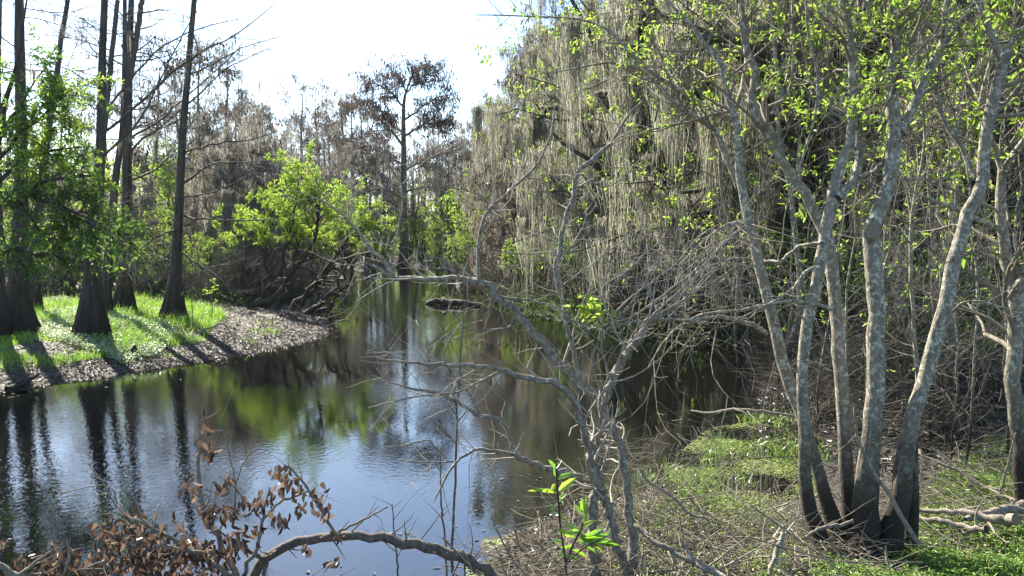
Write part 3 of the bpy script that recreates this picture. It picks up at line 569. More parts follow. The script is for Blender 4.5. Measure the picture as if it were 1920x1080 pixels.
# far wood that closes the view
tl = MB(); n = 520; x = U(-75, 75, n); y = U(92, 125, n); hh = U(8, 12.5, n) + np.where(x > 12, 5, 0); z = np.linspace(0, 1, 6)
pts = np.stack([x[:, None] + N(n, 6) * .12, y[:, None] + 0 * z, z[None] * hh[:, None]], -1); rad = np.linspace(.16, .03, 6)[None] * np.ones((n, 1))
s1, q1 = spawn(pts, rad, 5200, (.15, 1), (.8, 2.6), (35, 80), up=.4, wig=.2, k=5, rr=.4, rmin=.03); s2, q2 = spawn(s1, q1, 9000, (.1, 1), (.4, 1.2), (30, 70), wig=.2, k=4, rr=.6, rmin=.022)
tl.tubes(pts, rad, 5).tubes(s1, q1, 3).tubes(s2, q2, 3)
tag(tl.build('far_treeline', M['far_bark']), 'far grey leafless wood closing the view', None, None, 'stuff')
tu = MB(); n = 30000; x = U(-60, 60, n); y = U(86, 110, n); tu.leaves(np.stack([x, y, np.abs(N(n)) * 1.6 + .3], 1), N(n, 3), N(n, 3), U(.25, .5, n), U(.12, .25, n))
tag(tu.build('far_undergrowth', M['spring2']), 'far green undergrowth below the grey wood', None, None, 'stuff')
um = MB(); x, y = [], []
for poly, n in (([(0, 560), (0, 500), (560, 500), (640, 505), (600, 560), (430, 575)], 15000), ([(870, 520), (900, 495), (1500, 540), (1900, 560), (1920, 640), (1500, 640), (1100, 590)], 1500), ([(560, 505), (600, 480), (900, 480), (860, 503)], 9000)):
    a, b_ = region(poly, n, .4); x.append(a); y.append(b_)
a = U(-4, 8, 120000); b_ = U(18, 50, 120000); k_ = sdist(a, b_); k_ = (k_ > -.12) & (k_ < 1.6 * U(.1, 1, len(a))) & (a > -.055 * b_); x.append(a[k_][:7000]); y.append(b_[k_][:7000]); RS = (a[k_][16000:34000], b_[k_][16000:34000])
x = np.concatenate(x); y = np.concatenate(y); k_ = sdist(x, y) > -.15; x, y = x[k_], y[k_]; n = len(x); p = onground(x, y); p[:, 2] += np.abs(N(n)) * .3
um.leaves(p, N(n, 3), nz(N(n, 3) * .7 + [0, 0, 1]), U(.08, .2, n), U(.03, .08, n))
tag(um.build('undergrowth', M['shade_leaf']), 'low green undergrowth on the shaded wood floor', None, None, 'stuff')

rng = np.random.default_rng(104)
# ------------------------------------------------------------------ left bank cover
gb_ = MB(); x, y = region([(60, 605), (65, 570), (240, 562), (330, 562), (400, 575), (425, 590), (380, 612), (300, 630), (240, 640), (150, 618)], 15000, .45); k_ = sdist(x, y) > 1.; k_ &= np.sin(x * 2.3 + y * 1.1) + np.sin(y * 3.1 - x * 1.7) + U(-1.5, 1.5, len(x)) > -.9; x, y = x[k_], y[k_]; blades(gb_, onground(x, y), .3 + .14 * np.sin(x * 1.9) * np.sin(y * 2.3 + 1), .012, lean=.5)
x, y = region([(0, 690), (0, 630), (150, 628), (330, 610), (400, 615), (280, 660), (150, 675)], 11000, .4); k_ = (sdist(x, y) > 1.) & (np.sin(x * 2.1 + y) + np.sin(y * 2.7 - x) + U(-1, 1, len(x)) > .1); blades(gb_, onground(x[k_], y[k_]), .16, .011)
x, y = region([(0, 700), (0, 640), (150, 640), (300, 650), (430, 610), (520, 600), (540, 640), (300, 680)], 2600, .3); k_ = (np.sin(x * 3.3 + y) + np.sin(y * 3.7 - x * 2) > .8) & (sdist(x, y) > .5); blades(gb_, onground(x[k_], y[k_]), .2, .011, lean=.6)
gw = MB(); x, y = region([(60, 605), (65, 570), (240, 562), (330, 562), (430, 580), (440, 600), (380, 615), (300, 635), (150, 640)], 1500, .45); blades(gw, onground(x, y), .4, .008, lean=.7); tag(gw.build('dead_grass', M['straw']), 'dry dead stalks mixed into the bright left bank grass', None, None, 'stuff')
tag(gb_.build('grass', M['grass']), 'bright sunlit grass on the left bank around the cypress feet', None, None, 'stuff')
cl = MB(); x, y = region([(62, 615), (70, 590), (150, 588), (290, 600), (330, 615), (300, 640), (230, 650), (150, 640), (80, 632)], 16000, .42); p = onground(x, y); n = len(p); p[:, 2] += U(.02, .14, n)
cl.leaves(p, N(n, 3) * [1, 1, .3], nz(N(n, 3) * .4 + [0, 0, 1]), U(.03, .07, n), U(.025, .05, n)); tag(cl.build('pale_ground_cover', M['clover']), 'pale low ground cover between the cypress trunks', None, None, 'stuff')
li = MB(); x = U(-15, -3.5, 90000); y = U(11, 27, 90000); d = sdist(x, y); k_ = (d > -.15) & (d < 3.4 * U(.2, 1.1, len(d))); flats(li, x[k_][:36000], y[k_][:36000], .07, .03)
tag(li.build('leaf_litter', M['litter']), 'brown and silvery fallen leaves along the left shore', None, None, 'stuff')

rng = np.random.default_rng(105)
# ------------------------------------------------------------------ dead shrub in the middle of the view
cb = G(1155, 1075, .2); cb = onground(cb[0], cb[1]); Yc = 5.75
T = thing('dead_shrub', 'large bare lichen covered shrub reaching left over the water in the middle of the view', 'shrub', cb)
tk = [([(1190, 1105, 22), (1186, 1053, 21), (1183, 953, 17), (1173, 887, 16), (1160, 830, 16), (1140, 787, 17), (1130, 757, 19), (1083, 717, 17), (1037, 670, 17), (1007, 633, 16), (973, 590, 15), (933, 550, 15), (893, 530, 14), (853, 522, 11), (800, 526, 10), (740, 523, 9)], (5.75, 6.3)),
      ([(1112, 1100, 24), (1113, 1053, 22), (1114, 953, 20), (1113, 890, 20), (1105, 840, 17), (1093, 803, 15), (1077, 753, 14), (1037, 717, 12), (973, 703, 11), (945, 695, 9), (890, 686, 8), (807, 684, 6), (707, 672, 4)], (5.7, 5.3)),
      ([(1176, 1100, 20), (1173, 1073, 18), (1153, 1003, 16), (1140, 953, 16), (1122, 907, 18), (1115, 870, 14)], 5.65),
      ([(1108, 870, 11), (1125, 810, 9), (1133, 757, 13), (1147, 713, 15), (1173, 670, 15), (1200, 627, 14), (1223, 592, 11)], (5.7, 5.6)),
      ([(1128, 760, 13), (1087, 710, 10), (1070, 637, 9), (1057, 587, 9), (1050, 547, 9), (1040, 507, 9), (1050, 467, 10), (1063, 410, 10), (1077, 360, 9), (1080, 327, 9), (1110, 303, 9), (1150, 260, 7), (1173, 223, 5), (1207, 187, 3)], (5.75, 6.6)),
      ([(1110, 900, 14), (1070, 890, 12), (1030, 880, 11), (1000, 868, 10), (967, 853, 10), (953, 807, 9), (937, 785, 8), (900, 780, 8), (873, 763, 7), (827, 740, 6), (780, 730, 5), (727, 717, 3), (690, 712, 2)], (5.65, 5.2))]
sb = [([(740, 523, 8), (707, 480, 7), (673, 437, 6), (640, 398, 4), (590, 370, 3), (535, 352, 2)], (6.3, 6.6)), ([(740, 523, 7), (705, 502, 7), (685, 495, 5), (655, 496, 3), (630, 482, 2)], (6.3, 6.1)), ([(738, 520, 4), (733, 500, 4), (748, 430, 4), (757, 380, 4), (750, 340, 4), (730, 310, 3), (706, 262, 2)], (6.3, 6.7)),
      ([(740, 525, 3), (700, 545, 3), (667, 566, 2)], (6.3, 6.)), ([(755, 345, 3), (790, 308, 3), (830, 285, 3), (875, 262, 2)], (6.6, 6.9)), ([(897, 525, 8), (894, 477, 7), (899, 443, 7), (907, 410, 7), (917, 392, 7), (957, 358, 6), (1007, 307, 5), (1033, 250, 4), (1038, 220, 3), (1040, 200, 2)], (6.2, 6.6)),
      ([(915, 394, 4), (905, 370, 3), (870, 356, 3), (850, 350, 3), (862, 330, 2)], (6.3, 6.2)), ([(1030, 380, 3), (1020, 340, 3), (985, 330, 2), (990, 285, 2)], (6.3, 6.3)), ([(1085, 325, 4), (1130, 350, 3), (1180, 330, 2)], (6.4, 6.3)), ([(968, 853, 8), (910, 844, 6), (880, 850, 5), (853, 868, 5), (827, 912, 4), (812, 942, 2)], (5.4, 5.2)), ([(850, 866, 4), (800, 867, 3), (752, 863, 2)], (5.2, 5.1)),
      ([(838, 860, 3), (815, 838, 3), (800, 825, 3), (750, 838, 2)], (5.2, 5.1)), ([(947, 695, 6), (900, 715, 5), (860, 735, 4), (790, 742, 3), (710, 760, 3), (690, 765, 2)], (5.4, 5.1)), ([(900, 780, 4), (880, 740, 4), (840, 690, 4), (835, 650, 3), (870, 600, 2)], (5.4, 5.5)), ([(807, 684, 3), (800, 660, 3), (850, 620, 3), (905, 600, 2)], (5.4, 5.5)),
      ([(895, 527, 4), (940, 555, 4), (975, 560, 4), (1030, 570, 3), (1060, 585, 2)], (6.2, 5.9)), ([(865, 523, 4), (830, 490, 3), (780, 470, 3), (755, 462, 2)], (6.2, 6.)), ([(970, 590, 4), (950, 615, 4), (905, 618, 3), (870, 615, 3), (850, 580, 2)], (6., 5.8)), ([(1052, 540, 4), (1090, 510, 3), (1150, 465, 3), (1200, 430, 2)], (6., 6.2)), ([(1060, 590, 5), (1100, 615, 4), (1135, 612, 4)], (5.9, 5.7)),
      ([(1040, 507, 4), (1010, 480, 3), (960, 476, 3), (905, 474, 2)], (6., 6.1))]
fan = [([(1133, 612, 4), (1200, 585, 4), (1270, 535, 4), (1330, 480, 3), (1390, 425, 2)], (5.7, 6.)), ([(1135, 618, 5), (1210, 600, 5), (1270, 570, 4), (1310, 540, 4), (1345, 500, 3), (1360, 440, 2)], (5.7, 5.9)), ([(1135, 605, 4), (1180, 560, 4), (1260, 500, 3), (1310, 445, 3), (1350, 420, 2)], (5.7, 6.1)),
       ([(1130, 615, 3), (1110, 575, 3), (1100, 560, 3), (1170, 510, 3), (1240, 450, 2)], (5.7, 6.)), ([(1223, 592, 5), (1260, 560, 4), (1300, 545, 4), (1340, 500, 2)], (5.6, 5.8)), ([(1220, 595, 4), (1250, 600, 4), (1310, 600, 3), (1350, 590, 2)], (5.6, 5.5)), ([(1175, 668, 4), (1220, 610, 3), (1290, 560, 3), (1380, 500, 2)], (5.6, 5.9)), ([(1200, 625, 4), (1270, 560, 3), (1320, 500, 3), (1330, 450, 2)], (5.6, 5.9)), ([(1223, 592, 4), (1290, 530, 3), (1350, 465, 3), (1400, 420, 2)], (5.6, 6.)), ([(1140, 612, 4), (1190, 560, 3), (1225, 500, 3), (1250, 430, 2)], (5.7, 6.)),
       ([(1147, 713, 5), (1130, 660, 4), (1130, 600, 4), (1128, 560, 3), (1140, 500, 2)], (5.6, 5.8)), ([(1105, 720, 4), (1115, 660, 3), (1130, 620, 3)], (5.7, 5.7))]
lp, lr = traces(tk, M=44, wob=.36); sp_, sr_ = traces(sb + fan, M=14, wob=.6)
MB().tubes(lp, lr, 10).build('trunk', M['shrub'], T)
MB().tubes(sp_, sr_, 6).build('limb', M['shrub'], T).name = 'crown'
s1, q1 = spawn(np.concatenate([lp[:, 10::3][:, :11], sp_[:, 1:12]]), np.concatenate([lr[:, 10::3][:, :11], sr_[:, 1:12]]), 330, (.05, 1), (.12, .65), (30, 75), up=.15, wig=.2, k=7, rr=.36, rmin=.0015)
s2, q2 = spawn(s1, q1, 760, (.15, 1), (.06, .28), (30, 70), up=.1, wig=.16, k=5, rr=.7, rmin=.0016)
MB().tubes(s1, q1, 5).tubes(s2, q2, 4)  .build('twig_spray', M['lit_shrub_twig'], T)
p = np.concatenate([P(1100, 570, 5.7) + N(22, 3) * [.05, .05, .035], P(1120, 590, 5.7) + N(16, 3) * [.05, .05, .03]]); MB().leaves(p, N(38, 3), nz(N(38, 3) * .6 + [0, -.3, 1]), U(.05, .09, 38), U(.025, .04, 38)).build('foliage', M['spring'], T)['label'] = 'few bright young leaves'

# upright dead stems by the water, each its own
for k, (pt, Yk, lb) in enumerate([([(848, 1030, 6), (851, 950, 5), (855, 860, 5), (858, 740, 4), (866, 640, 3), (872, 560, 2)], 5.4, 'tall thin upright dead stem crossing the blue water beside the dead shrub'),
        ([(836, 1020, 4), (828, 960, 4), (826, 900, 3), (826, 840, 2)], 5.6, 'short thin dead stem left of the tall upright one'), ([(745, 1060, 4), (740, 1000, 3), (735, 945, 2)], 5.5, 'small dead stem rising from the arched branch near the blue water')]):
    b_ = P(pt[0][0], pt[0][1] + 40, Yk); T = thing('dead_sapling', lb, 'sapling', b_); a, r_ = trace([(pt[0][0] + 2, pt[0][1] + 70, pt[0][2])] + pt, Yk, M=20, wob=.4); s1, q1 = spawn(a[None], r_[None], 7, (.4, 1), (.06, .3), (25, 60), k=5, rr=.6, rmin=.0015); MB().tubes(a, r_, 6).tubes(s1, q1, 4).build('stalk', M['twig_dark'], T)

# arched branch over the lower edge
T = thing('arched_branch', 'dark curved branch arching low over the near edge of the water', 'branch', P(470, 1100, 5.1))
a, r_ = traces([([(455, 1130, 19), (480, 1070, 19), (520, 1032, 18), (570, 1014, 18), (650, 1006, 17), (720, 1012, 18), (790, 1025, 20), (850, 1040, 21), (900, 1062, 22), (945, 1100, 24), (975, 1140, 26)], (5.0, 5.4)), ([(520, 1035, 10), (490, 1045, 9), (430, 1010, 5), (390, 975, 2), (385, 960, 2)], (5., 5.1)), ([(500, 1055, 8), (490, 1090, 8), (470, 1120, 7)], (5., 4.9))], M=30, wob=.25)
s1, q1 = spawn(a[:1], r_[:1], 26, (.1, .9), (.06, .35), (40, 90), up=.3, k=6, rr=.22, rmin=.0016); MB().tubes(a, r_, 10).tubes(s1, q1, 4).build('branch', M['arch'], T)

# brown dead leaf branches at lower left
T = thing('withered_branch', 'withered branches with curled brown leaves at the lower left by the water', 'branch', P(440, 1130, 4.9))
ds = [([(470, 1130, 14), (445, 1080, 12), (413, 1020, 11), (393, 970, 9), (377, 920, 8), (372, 837, 6), (380, 780, 5), (379, 758, 3)], (4.9, 5.)), ([(470, 1130, 12), (430, 1080, 11), (353, 1030, 9), (307, 1003, 8), (257, 977, 6), (213, 960, 3)], (4.9, 4.7)), ([(430, 1125, 9), (455, 1080, 9), (487, 1010, 7), (493, 973, 6), (500, 935, 4), (506, 915, 2)], (4.9, 4.9)), ([(493, 975, 5), (520, 945, 5), (547, 933, 5), (580, 920, 3)], (4.9, 5.)), ([(640, 1015, 6), (620, 985, 6), (600, 953, 6), (578, 918, 5), (555, 890, 4), (540, 873, 3)], (5.1, 5.)),
      ([(-40, 1040, 12), (0, 1062, 12), (50, 1090, 11)], (4.6, 4.6)), ([(413, 1035, 9), (370, 1035, 9), (330, 1028, 7), (290, 1022, 4)], (4.85, 4.7)), ([(240, 1120, 7), (200, 1060, 6), (190, 1055, 5), (150, 1068, 2)], (4.7, 4.6)), ([(250, 980, 4), (215, 945, 3), (190, 900, 3), (165, 870, 2)], (4.7, 4.8)), ([(220, 945, 3), (200, 910, 2), (110, 925, 2)], (4.75, 4.8)), ([(520, 1090, 8), (560, 1100, 7), (640, 1085, 5)], (5, 5.)), ([(440, 965, 4), (440, 900, 3), (425, 830, 2), (410, 780, 2)], (5., 5.2)), ([(440, 910, 3), (455, 870, 3), (470, 845, 2)], (5.05, 5.2)), ([(600, 1010, 5), (660, 985, 5), (728, 950, 3)], (5.1, 5.2)), ([(0, 1110, 8), (60, 1060, 6), (100, 1030, 3)], (4.6, 4.6)), ([(100, 1110, 7), (130, 1050, 5), (125, 1010, 2)], (4.6, 4.7))]
lp, lr = traces(ds, M=18, wob=.4); dead_wood = MB().tubes(lp, lr, 8)
cl_ = [(383, 790, 14, 10), (388, 838, 16, 12), (392, 850, 8, 4), (362, 912, 20, 14), (418, 905, 22, 16), (395, 960, 22, 16), (420, 960, 24, 18), (530, 885, 20, 18), (545, 905, 22, 20), (478, 945, 22, 18), (500, 925, 16, 6), (585, 925, 22, 10), (560, 950, 20, 8), (615, 955, 18, 8), (480, 990, 14, 7), (525, 968, 14, 9), (250, 985, 45, 45), (215, 1000, 32, 30), (300, 1012, 42, 50), (350, 1040, 45, 60), (270, 1050, 50, 60), (205, 1055, 40, 40), (400, 1035, 40, 42), (440, 1010, 30, 26), (115, 1040, 26, 22), (60, 1062, 28, 22), (95, 1070, 30, 22), (622, 1050, 14, 6), (575, 1030, 12, 4), (0, 1015, 10, 6), (150, 1072, 40, 30), (400, 1075, 50, 40), (300, 1085, 60, 50), (640, 1000, 14, 4), (20, 1080, 40, 24)]
mb = MB()
for cx, cy, rr_, n in cl_:
    n = int(n * 1.4); p = np.array([P(cx + a_ * rr_ * .6, cy + b_ * rr_ * .5, 4.9 + c_ * .12) for a_, b_, c_ in N(n, 3)])
    mb.leaves(p, N(n, 3) * .45 + [0, 0, -.9], N(n, 3), U(.038, .072, n), U(.018, .034, n), fold=.3, curl=.3)
mb.build('foliage', M['dead'], T)
s1, q1 = spawn(lp, lr, 70, (.2, 1), (.06, .25), (30, 70), up=.2, wig=.2, k=5, rr=.5, rmin=.0016); dead_wood.tubes(s1, q1, 4).build('stem', M['twig'], T)

# green sprig beside the shrub
T = thing('green_sprig', 'young sprig with bright green pointed leaves beside the dead shrub', 'plant', P(1060, 1060, 5.2))
a, r_ = traces([([(1062, 1075, 4), (1058, 1037, 4), (1050, 980, 4), (1046, 925, 4), (1042, 870, 3)], 5.2), ([(1060, 1060, 4), (1075, 1020, 4), (1092, 985, 4), (1098, 945, 3)], 5.2), ([(1060, 1060, 3), (1085, 1035, 3), (1120, 1015, 2), (1140, 1012, 2)], 5.15)], M=14); MB().tubes(a, r_, 6).build('stem', M['willow'], T)
L_ = [(1046, 925, 994, 911), (1044, 922, 1080, 896), (1046, 930, 1058, 945), (1043, 900, 1076, 884), (1042, 880, 1030, 862), (1042, 880, 1052, 860), (1043, 895, 1038, 878), (1044, 905, 1030, 925), (1046, 940, 1062, 922), (1047, 945, 1028, 955), (1048, 960, 1066, 975), (1050, 965, 1028, 962), (1092, 985, 1108, 935), (1092, 965, 1075, 945), (1090, 990, 1118, 972), (1094, 960, 1090, 937), (1085, 1000, 1060, 978), (1088, 995, 1062, 1000), (1082, 1010, 1050, 995), (1080, 1015, 1125, 1000), (1085, 1020, 1130, 992), (1100, 1020, 1160, 1012), (1110, 1015, 1145, 1000), (1120, 1015, 1158, 1022), (1075, 1020, 1050, 1030), (1070, 1030, 1100, 1040), (1065, 1035, 1042, 1048), (1095, 1025, 1120, 1035), (1060, 1040, 1085, 1050), (1056, 1020, 1035, 1010), (1080, 1000, 1115, 1015), (1068, 1010, 1045, 985), (1105, 1018, 1135, 1030)]
p = np.array([P(q[0], q[1], 5.2) for q in L_]); e = np.array([P(q[2], q[3], 5.2 + U(-.06, .06)) for q in L_]); d = e - p; Ln = np.linalg.norm(d, axis=1)
MB().leaves(p, d, nz(N(len(p), 3) * .45 + [0, -.5, .9]), Ln * 1.05, Ln * .3 + .004, fold=.18, curl=.18).build('foliage', M['sprig'], T)

rng = np.random.default_rng(106)
# ------------------------------------------------------------------ pale multi-stemmed tree at right
Ym = 6.1; bm = P(1640, 1030, Ym); bm[2] = float(gz(bm[0], bm[1])) - .05
T = thing('multi_stemmed_tree', 'pale lichen barked tree of several leaning stems rising from one dark foot', 'tree', bm)
stems = [([(1560, 1060, 34), (1540, 1010, 32), (1523, 970, 28), (1510, 910, 25), (1509, 820, 23), (1504, 720, 21), (1513, 610, 21), (1530, 537, 22), (1543, 470, 23), (1556, 403, 23), (1562, 360, 21), (1573, 313, 20), (1592, 273, 17), (1598, 167, 15), (1595, 83, 13), (1584, 0, 11)], (6.05, 6.5), 1.6),
         ([(1590, 1060, 40), (1575, 1010, 36), (1555, 950, 29), (1533, 880, 24), (1510, 800, 22), (1478, 712, 23), (1457, 637, 22), (1442, 567, 21), (1423, 500, 20), (1407, 427, 19), (1393, 360, 17), (1384, 267, 15), (1376, 213, 14), (1360, 167, 13), (1352, 117, 12), (1313, 73, 9), (1300, 50, 8), (1280, 30, 6), (1250, 0, 4)], (6.15, 7.2), .8),
         ([(1605, 1060, 34), (1592, 1003, 26), (1588, 920, 26), (1584, 820, 26), (1578, 720, 25), (1574, 627, 25), (1566, 560, 24), (1560, 500, 24), (1556, 450, 23), (1527, 403, 20), (1510, 360, 19), (1480, 320, 18), (1442, 262, 17), (1412, 207, 16), (1408, 180, 16), (1418, 143, 15), (1400, 93, 14), (1393, 40, 12), (1390, 0, 11)], (6.3, 7.2), 1.5),
         ([(1622, 1060, 58), (1621, 1000, 52), (1623, 920, 46), (1627, 853, 38), (1636, 787, 34), (1642, 720, 33), (1645, 593, 32), (1637, 493, 32), (1634, 440, 30), (1647, 400, 27), (1662, 360, 26), (1672, 310, 26), (1678, 267, 26), (1673, 200, 23), (1671, 143, 20), (1677, 110, 17), (1679, 67, 15), (1672, 0, 13)], (6.05, 6.4), 1.8),
         ([(1665, 1060, 56), (1672, 1010, 48), (1686, 930, 38), (1697, 853, 33), (1710, 787, 30), (1731, 720, 27), (1762, 610, 27), (1783, 527, 26), (1800, 450, 25), (1820, 387, 24), (1838, 350, 22), (1850, 253, 22), (1864, 177, 21), (1884, 112, 19), (1872, 100, 15), (1858, 65, 13), (1843, 27, 12), (1833, 0, 11)], (6.05, 6.3), 1.6),
         ([(1700, 1060, 34), (1706, 1010, 30), (1711, 950, 24), (1713, 900, 18), (1707, 840, 13)], 6.2)]
br = [([(1570, 372, 18), (1585, 350, 18), (1605, 335, 17), (1613, 305, 15), (1611, 250, 14), (1609, 195, 12), (1604, 120, 10), (1590, 40, 8), (1585, 0, 7)], (6.3, 6.8), 1.), ([(1610, 335, 9), (1640, 320, 8), (1668, 290, 6)], (6.4, 6.3)), ([(1688, 250, 20), (1702, 218, 18), (1720, 183, 17), (1747, 140, 16), (1763, 97, 15), (1770, 50, 13), (1778, 0, 12)], (6.3, 6.6), 1.6), ([(1830, 335, 11), (1807, 290, 10), (1768, 217, 8), (1750, 157, 7), (1738, 100, 5), (1715, 20, 3)], (6.3, 6.8), .6),
      ([(1383, 350, 12), (1368, 303, 12), (1347, 255, 11), (1312, 220, 10), (1268, 197, 9), (1233, 160, 8), (1203, 133, 7), (1140, 117, 5), (1073, 130, 3), (1035, 136, 2)], (7.1, 7.4)), ([(1372, 225, 11), (1347, 213, 10), (1310, 188, 9), (1273, 167, 9), (1207, 123, 8), (1173, 90, 7), (1153, 63, 6), (1123, 47, 5), (1073, 35, 4), (973, 30, 3), (893, 28, 2)], (7.1, 7.5)), ([(1377, 215, 10), (1390, 180, 9), (1397, 133, 9), (1402, 90, 8), (1395, 40, 7), (1380, 0, 5)], (7., 7.4), .8),
      ([(1447, 215, 7), (1465, 175, 7), (1480, 130, 6), (1485, 60, 5), (1487, 0, 4)], (6.8, 7.2), .8), ([(1440, 200, 6), (1475, 180, 6), (1487, 120, 5), (1485, 30, 4)], (6.8, 6.6)), ([(1532, 400, 6), (1500, 330, 5), (1520, 250, 5), (1535, 160, 5), (1515, 60, 4), (1512, 0, 3)], (6.3, 5.8), .6), ([(1423, 490, 8), (1460, 490, 7), (1500, 462, 7), (1540, 455, 6)], (6.7, 6.2)), ([(1437, 625, 10), (1400, 607, 9), (1350, 595, 7), (1300, 598, 5), (1235, 600, 3)], (6.5, 6.)),
      ([(1440, 575, 7), (1380, 582, 6), (1310, 592, 5), (1255, 628, 4), (1215, 690, 2)], (6.4, 5.9)), ([(1400, 420, 8), (1375, 418, 7), (1340, 435, 5), (1290, 480, 3), (1270, 500, 2)], (6.8, 6.4)), ([(1405, 450, 5), (1370, 448, 4), (1330, 470, 3), (1280, 495, 2)], (6.7, 6.5)), ([(1413, 487, 5), (1370, 485, 4), (1330, 500, 3), (1290, 530, 2)], (6.7, 6.3)), ([(1560, 580, 8), (1535, 572, 7), (1490, 565, 6), (1440, 572, 4), (1400, 600, 2)], (6.2, 6.)), ([(1535, 502, 7), (1510, 510, 7), (1490, 540, 6), (1460, 560, 5), (1380, 600, 3)], (6.1, 5.9)),
      ([(1650, 230, 4), (1680, 130, 4), (1640, 70, 4), (1620, 0, 3)], (6.3, 6.1)), ([(1690, 150, 5), (1712, 110, 5), (1750, 70, 5), (1790, 30, 4), (1830, 5, 3)], (6.4, 6.6)), ([(1600, 70, 8), (1620, 40, 6), (1632, 0, 5)], (6.5, 6.3)), ([(1775, 85, 7), (1790, 55, 6), (1830, 5, 5)], (6.5, 6.6)), ([(1790, 490, 4), (1830, 470, 3), (1870, 455, 2)], (6.2, 6.)), ([(1775, 600, 4), (1800, 570, 4), (1840, 565, 3), (1890, 580, 2)], (6.2, 6.))]
lp, lr = traces(stems[:5], M=44, wob=.1); st6, sr6 = trace(stems[5][0], stems[5][1], M=44)
mult = 1 + rng.normal(size=(44, 14)) * .03
for k in range(5): MB().tubes(lp[k], lr[k], 14, (1 + rng.normal(size=(1, 44, 14)) * .035)).build('stem', M['lichen'], T)
MB().tubes(st6, sr6, 12).build('stem', M['lichen'], T)
ft = resample(np.array([[*(bm + [0, .05, -.12]), .30], [*(bm + [0, .02, .04]), .23], [*(bm + [0, 0, .15]), .16], [*(bm + [0, 0, .24]), .03]]), 10); MB().tubes(ft[:, :3], ft[:, 3], 16, 1 + .15 * N(1, 10, 16)).build('root_foot', M['lichen'], T)
for cx, cy, r_, dv in ((1634, 437, 15, (-.1, -1, .35)), (1670, 140, 10, (-.2, -.7, .8)), (1886, 106, 10, (.5, -.5, .8))):     # sawn stubs
    c = P(cx, cy, 6.15); d = nz(np.array(dv, float)); rr_ = r_ / F * 6.2; o_ = MB().tubes(np.stack([c - d * .02, c + d * .035, c + d * .05]), np.array([rr_, rr_, rr_ * .92]), 12).build('pruned_stub', M['lichen'], T)
    MB().caps(c + d * .05, d, rr_ * .92).build('sawn_face', M['sawn'], o_).location = -np.array(T.location) * 0
    o_.children[0].data.transform(__import__('mathutils').Matrix.Translation([-q for q in T.location]))
bp_, brr = traces(br, M=18, wob=.35); MB().tubes(bp_, brr, 8).build('branch', M['lichen'], T).name = 'crown'
allp = np.concatenate([lp[:, 22:40], bp_]); allr = np.concatenate([lr[:, 22:40], brr])
s1, q1 = spawn(allp, allr, 360, (.1, 1), (.3, 1.3), (30, 75), up=.3, wig=.16, k=8, rr=.4, rmin=.003)
s2, q2 = spawn(s1, q1, 900, (.1, 1), (.12, .5), (30, 70), up=.2, wig=.16, k=5, rr=.6, rmin=.0022)
MB().tubes(s1, q1, 5).tubes(s2, q2, 4).build('twig_spray', M['twig'], T)
hi = s2[s2[:, 0, 2] > 2.95]; foliage(MB(), hi, 8000, .04, .0165, t=(.3, 1), jit=.03, cl=5).build('foliage', M['spring'], T)

# pale tree at the right edge
bt = P(1925, 990, 7.2); bt[2] = float(gz(bt[0], bt[1])) - .05
T = thing('pale_tree', 'pale barked tree standing at the right edge behind the fallen branches', 'tree', bt)
tk = [([(1925, 1010, 38), (1918, 920, 31), (1911, 853, 29), (1903, 760, 29), (1900, 700, 28), (1906, 627, 28), (1907, 550, 29), (1891, 493, 23), (1878, 427, 19), (1876, 360, 18), (1880, 320, 16), (1868, 280, 12), (1843, 233, 10), (1838, 187, 9), (1855, 130, 8), (1870, 60, 6), (1878, 0, 4)], (7.2, 7.4), 1.), ([(1880, 325, 13), (1896, 295, 12), (1925, 258, 11), (1960, 190, 9), (1990, 80, 7)], (7.3, 7.6), 1.5), ([(1907, 545, 20), (1925, 500, 18), (1945, 400, 16), (1950, 250, 13), (1940, 120, 10), (1930, 0, 8)], (7.2, 7.), 1.5),
      ([(1870, 428, 10), (1830, 410, 9), (1790, 390, 8), (1740, 372, 6), (1690, 350, 3)], (7.3, 7.)), ([(1838, 190, 6), (1815, 140, 5), (1800, 80, 5), (1770, 0, 3)], (7.4, 7.8), .5), ([(1843, 236, 6), (1870, 190, 5), (1890, 100, 5), (1905, 0, 4)], (7.4, 7.2), .5)]
lp, lr = traces(tk, M=30, wob=.15); MB().tubes(lp, lr, 12).build('trunk', M['lichen'], T)
s1, q1 = spawn(lp[:, 8:], lr[:, 8:], 120, (0, 1), (.3, 1.3), (30, 75), up=.3, wig=.17, k=8, rr=.4, rmin=.003); s2, q2 = spawn(s1, q1, 380, (.1, 1), (.12, .5), (30, 70), up=.2, wig=.17, k=5, rr=.6, rmin=.0024)
MB().tubes(s1, q1, 5).tubes(s2, q2, 4).build('crown', M['twig'], T); hi = s2[s2[:, 0, 2] > 2.7]; foliage(MB(), hi, 1300, .075, .03, jit=.02).build('foliage', M['spring'], T)
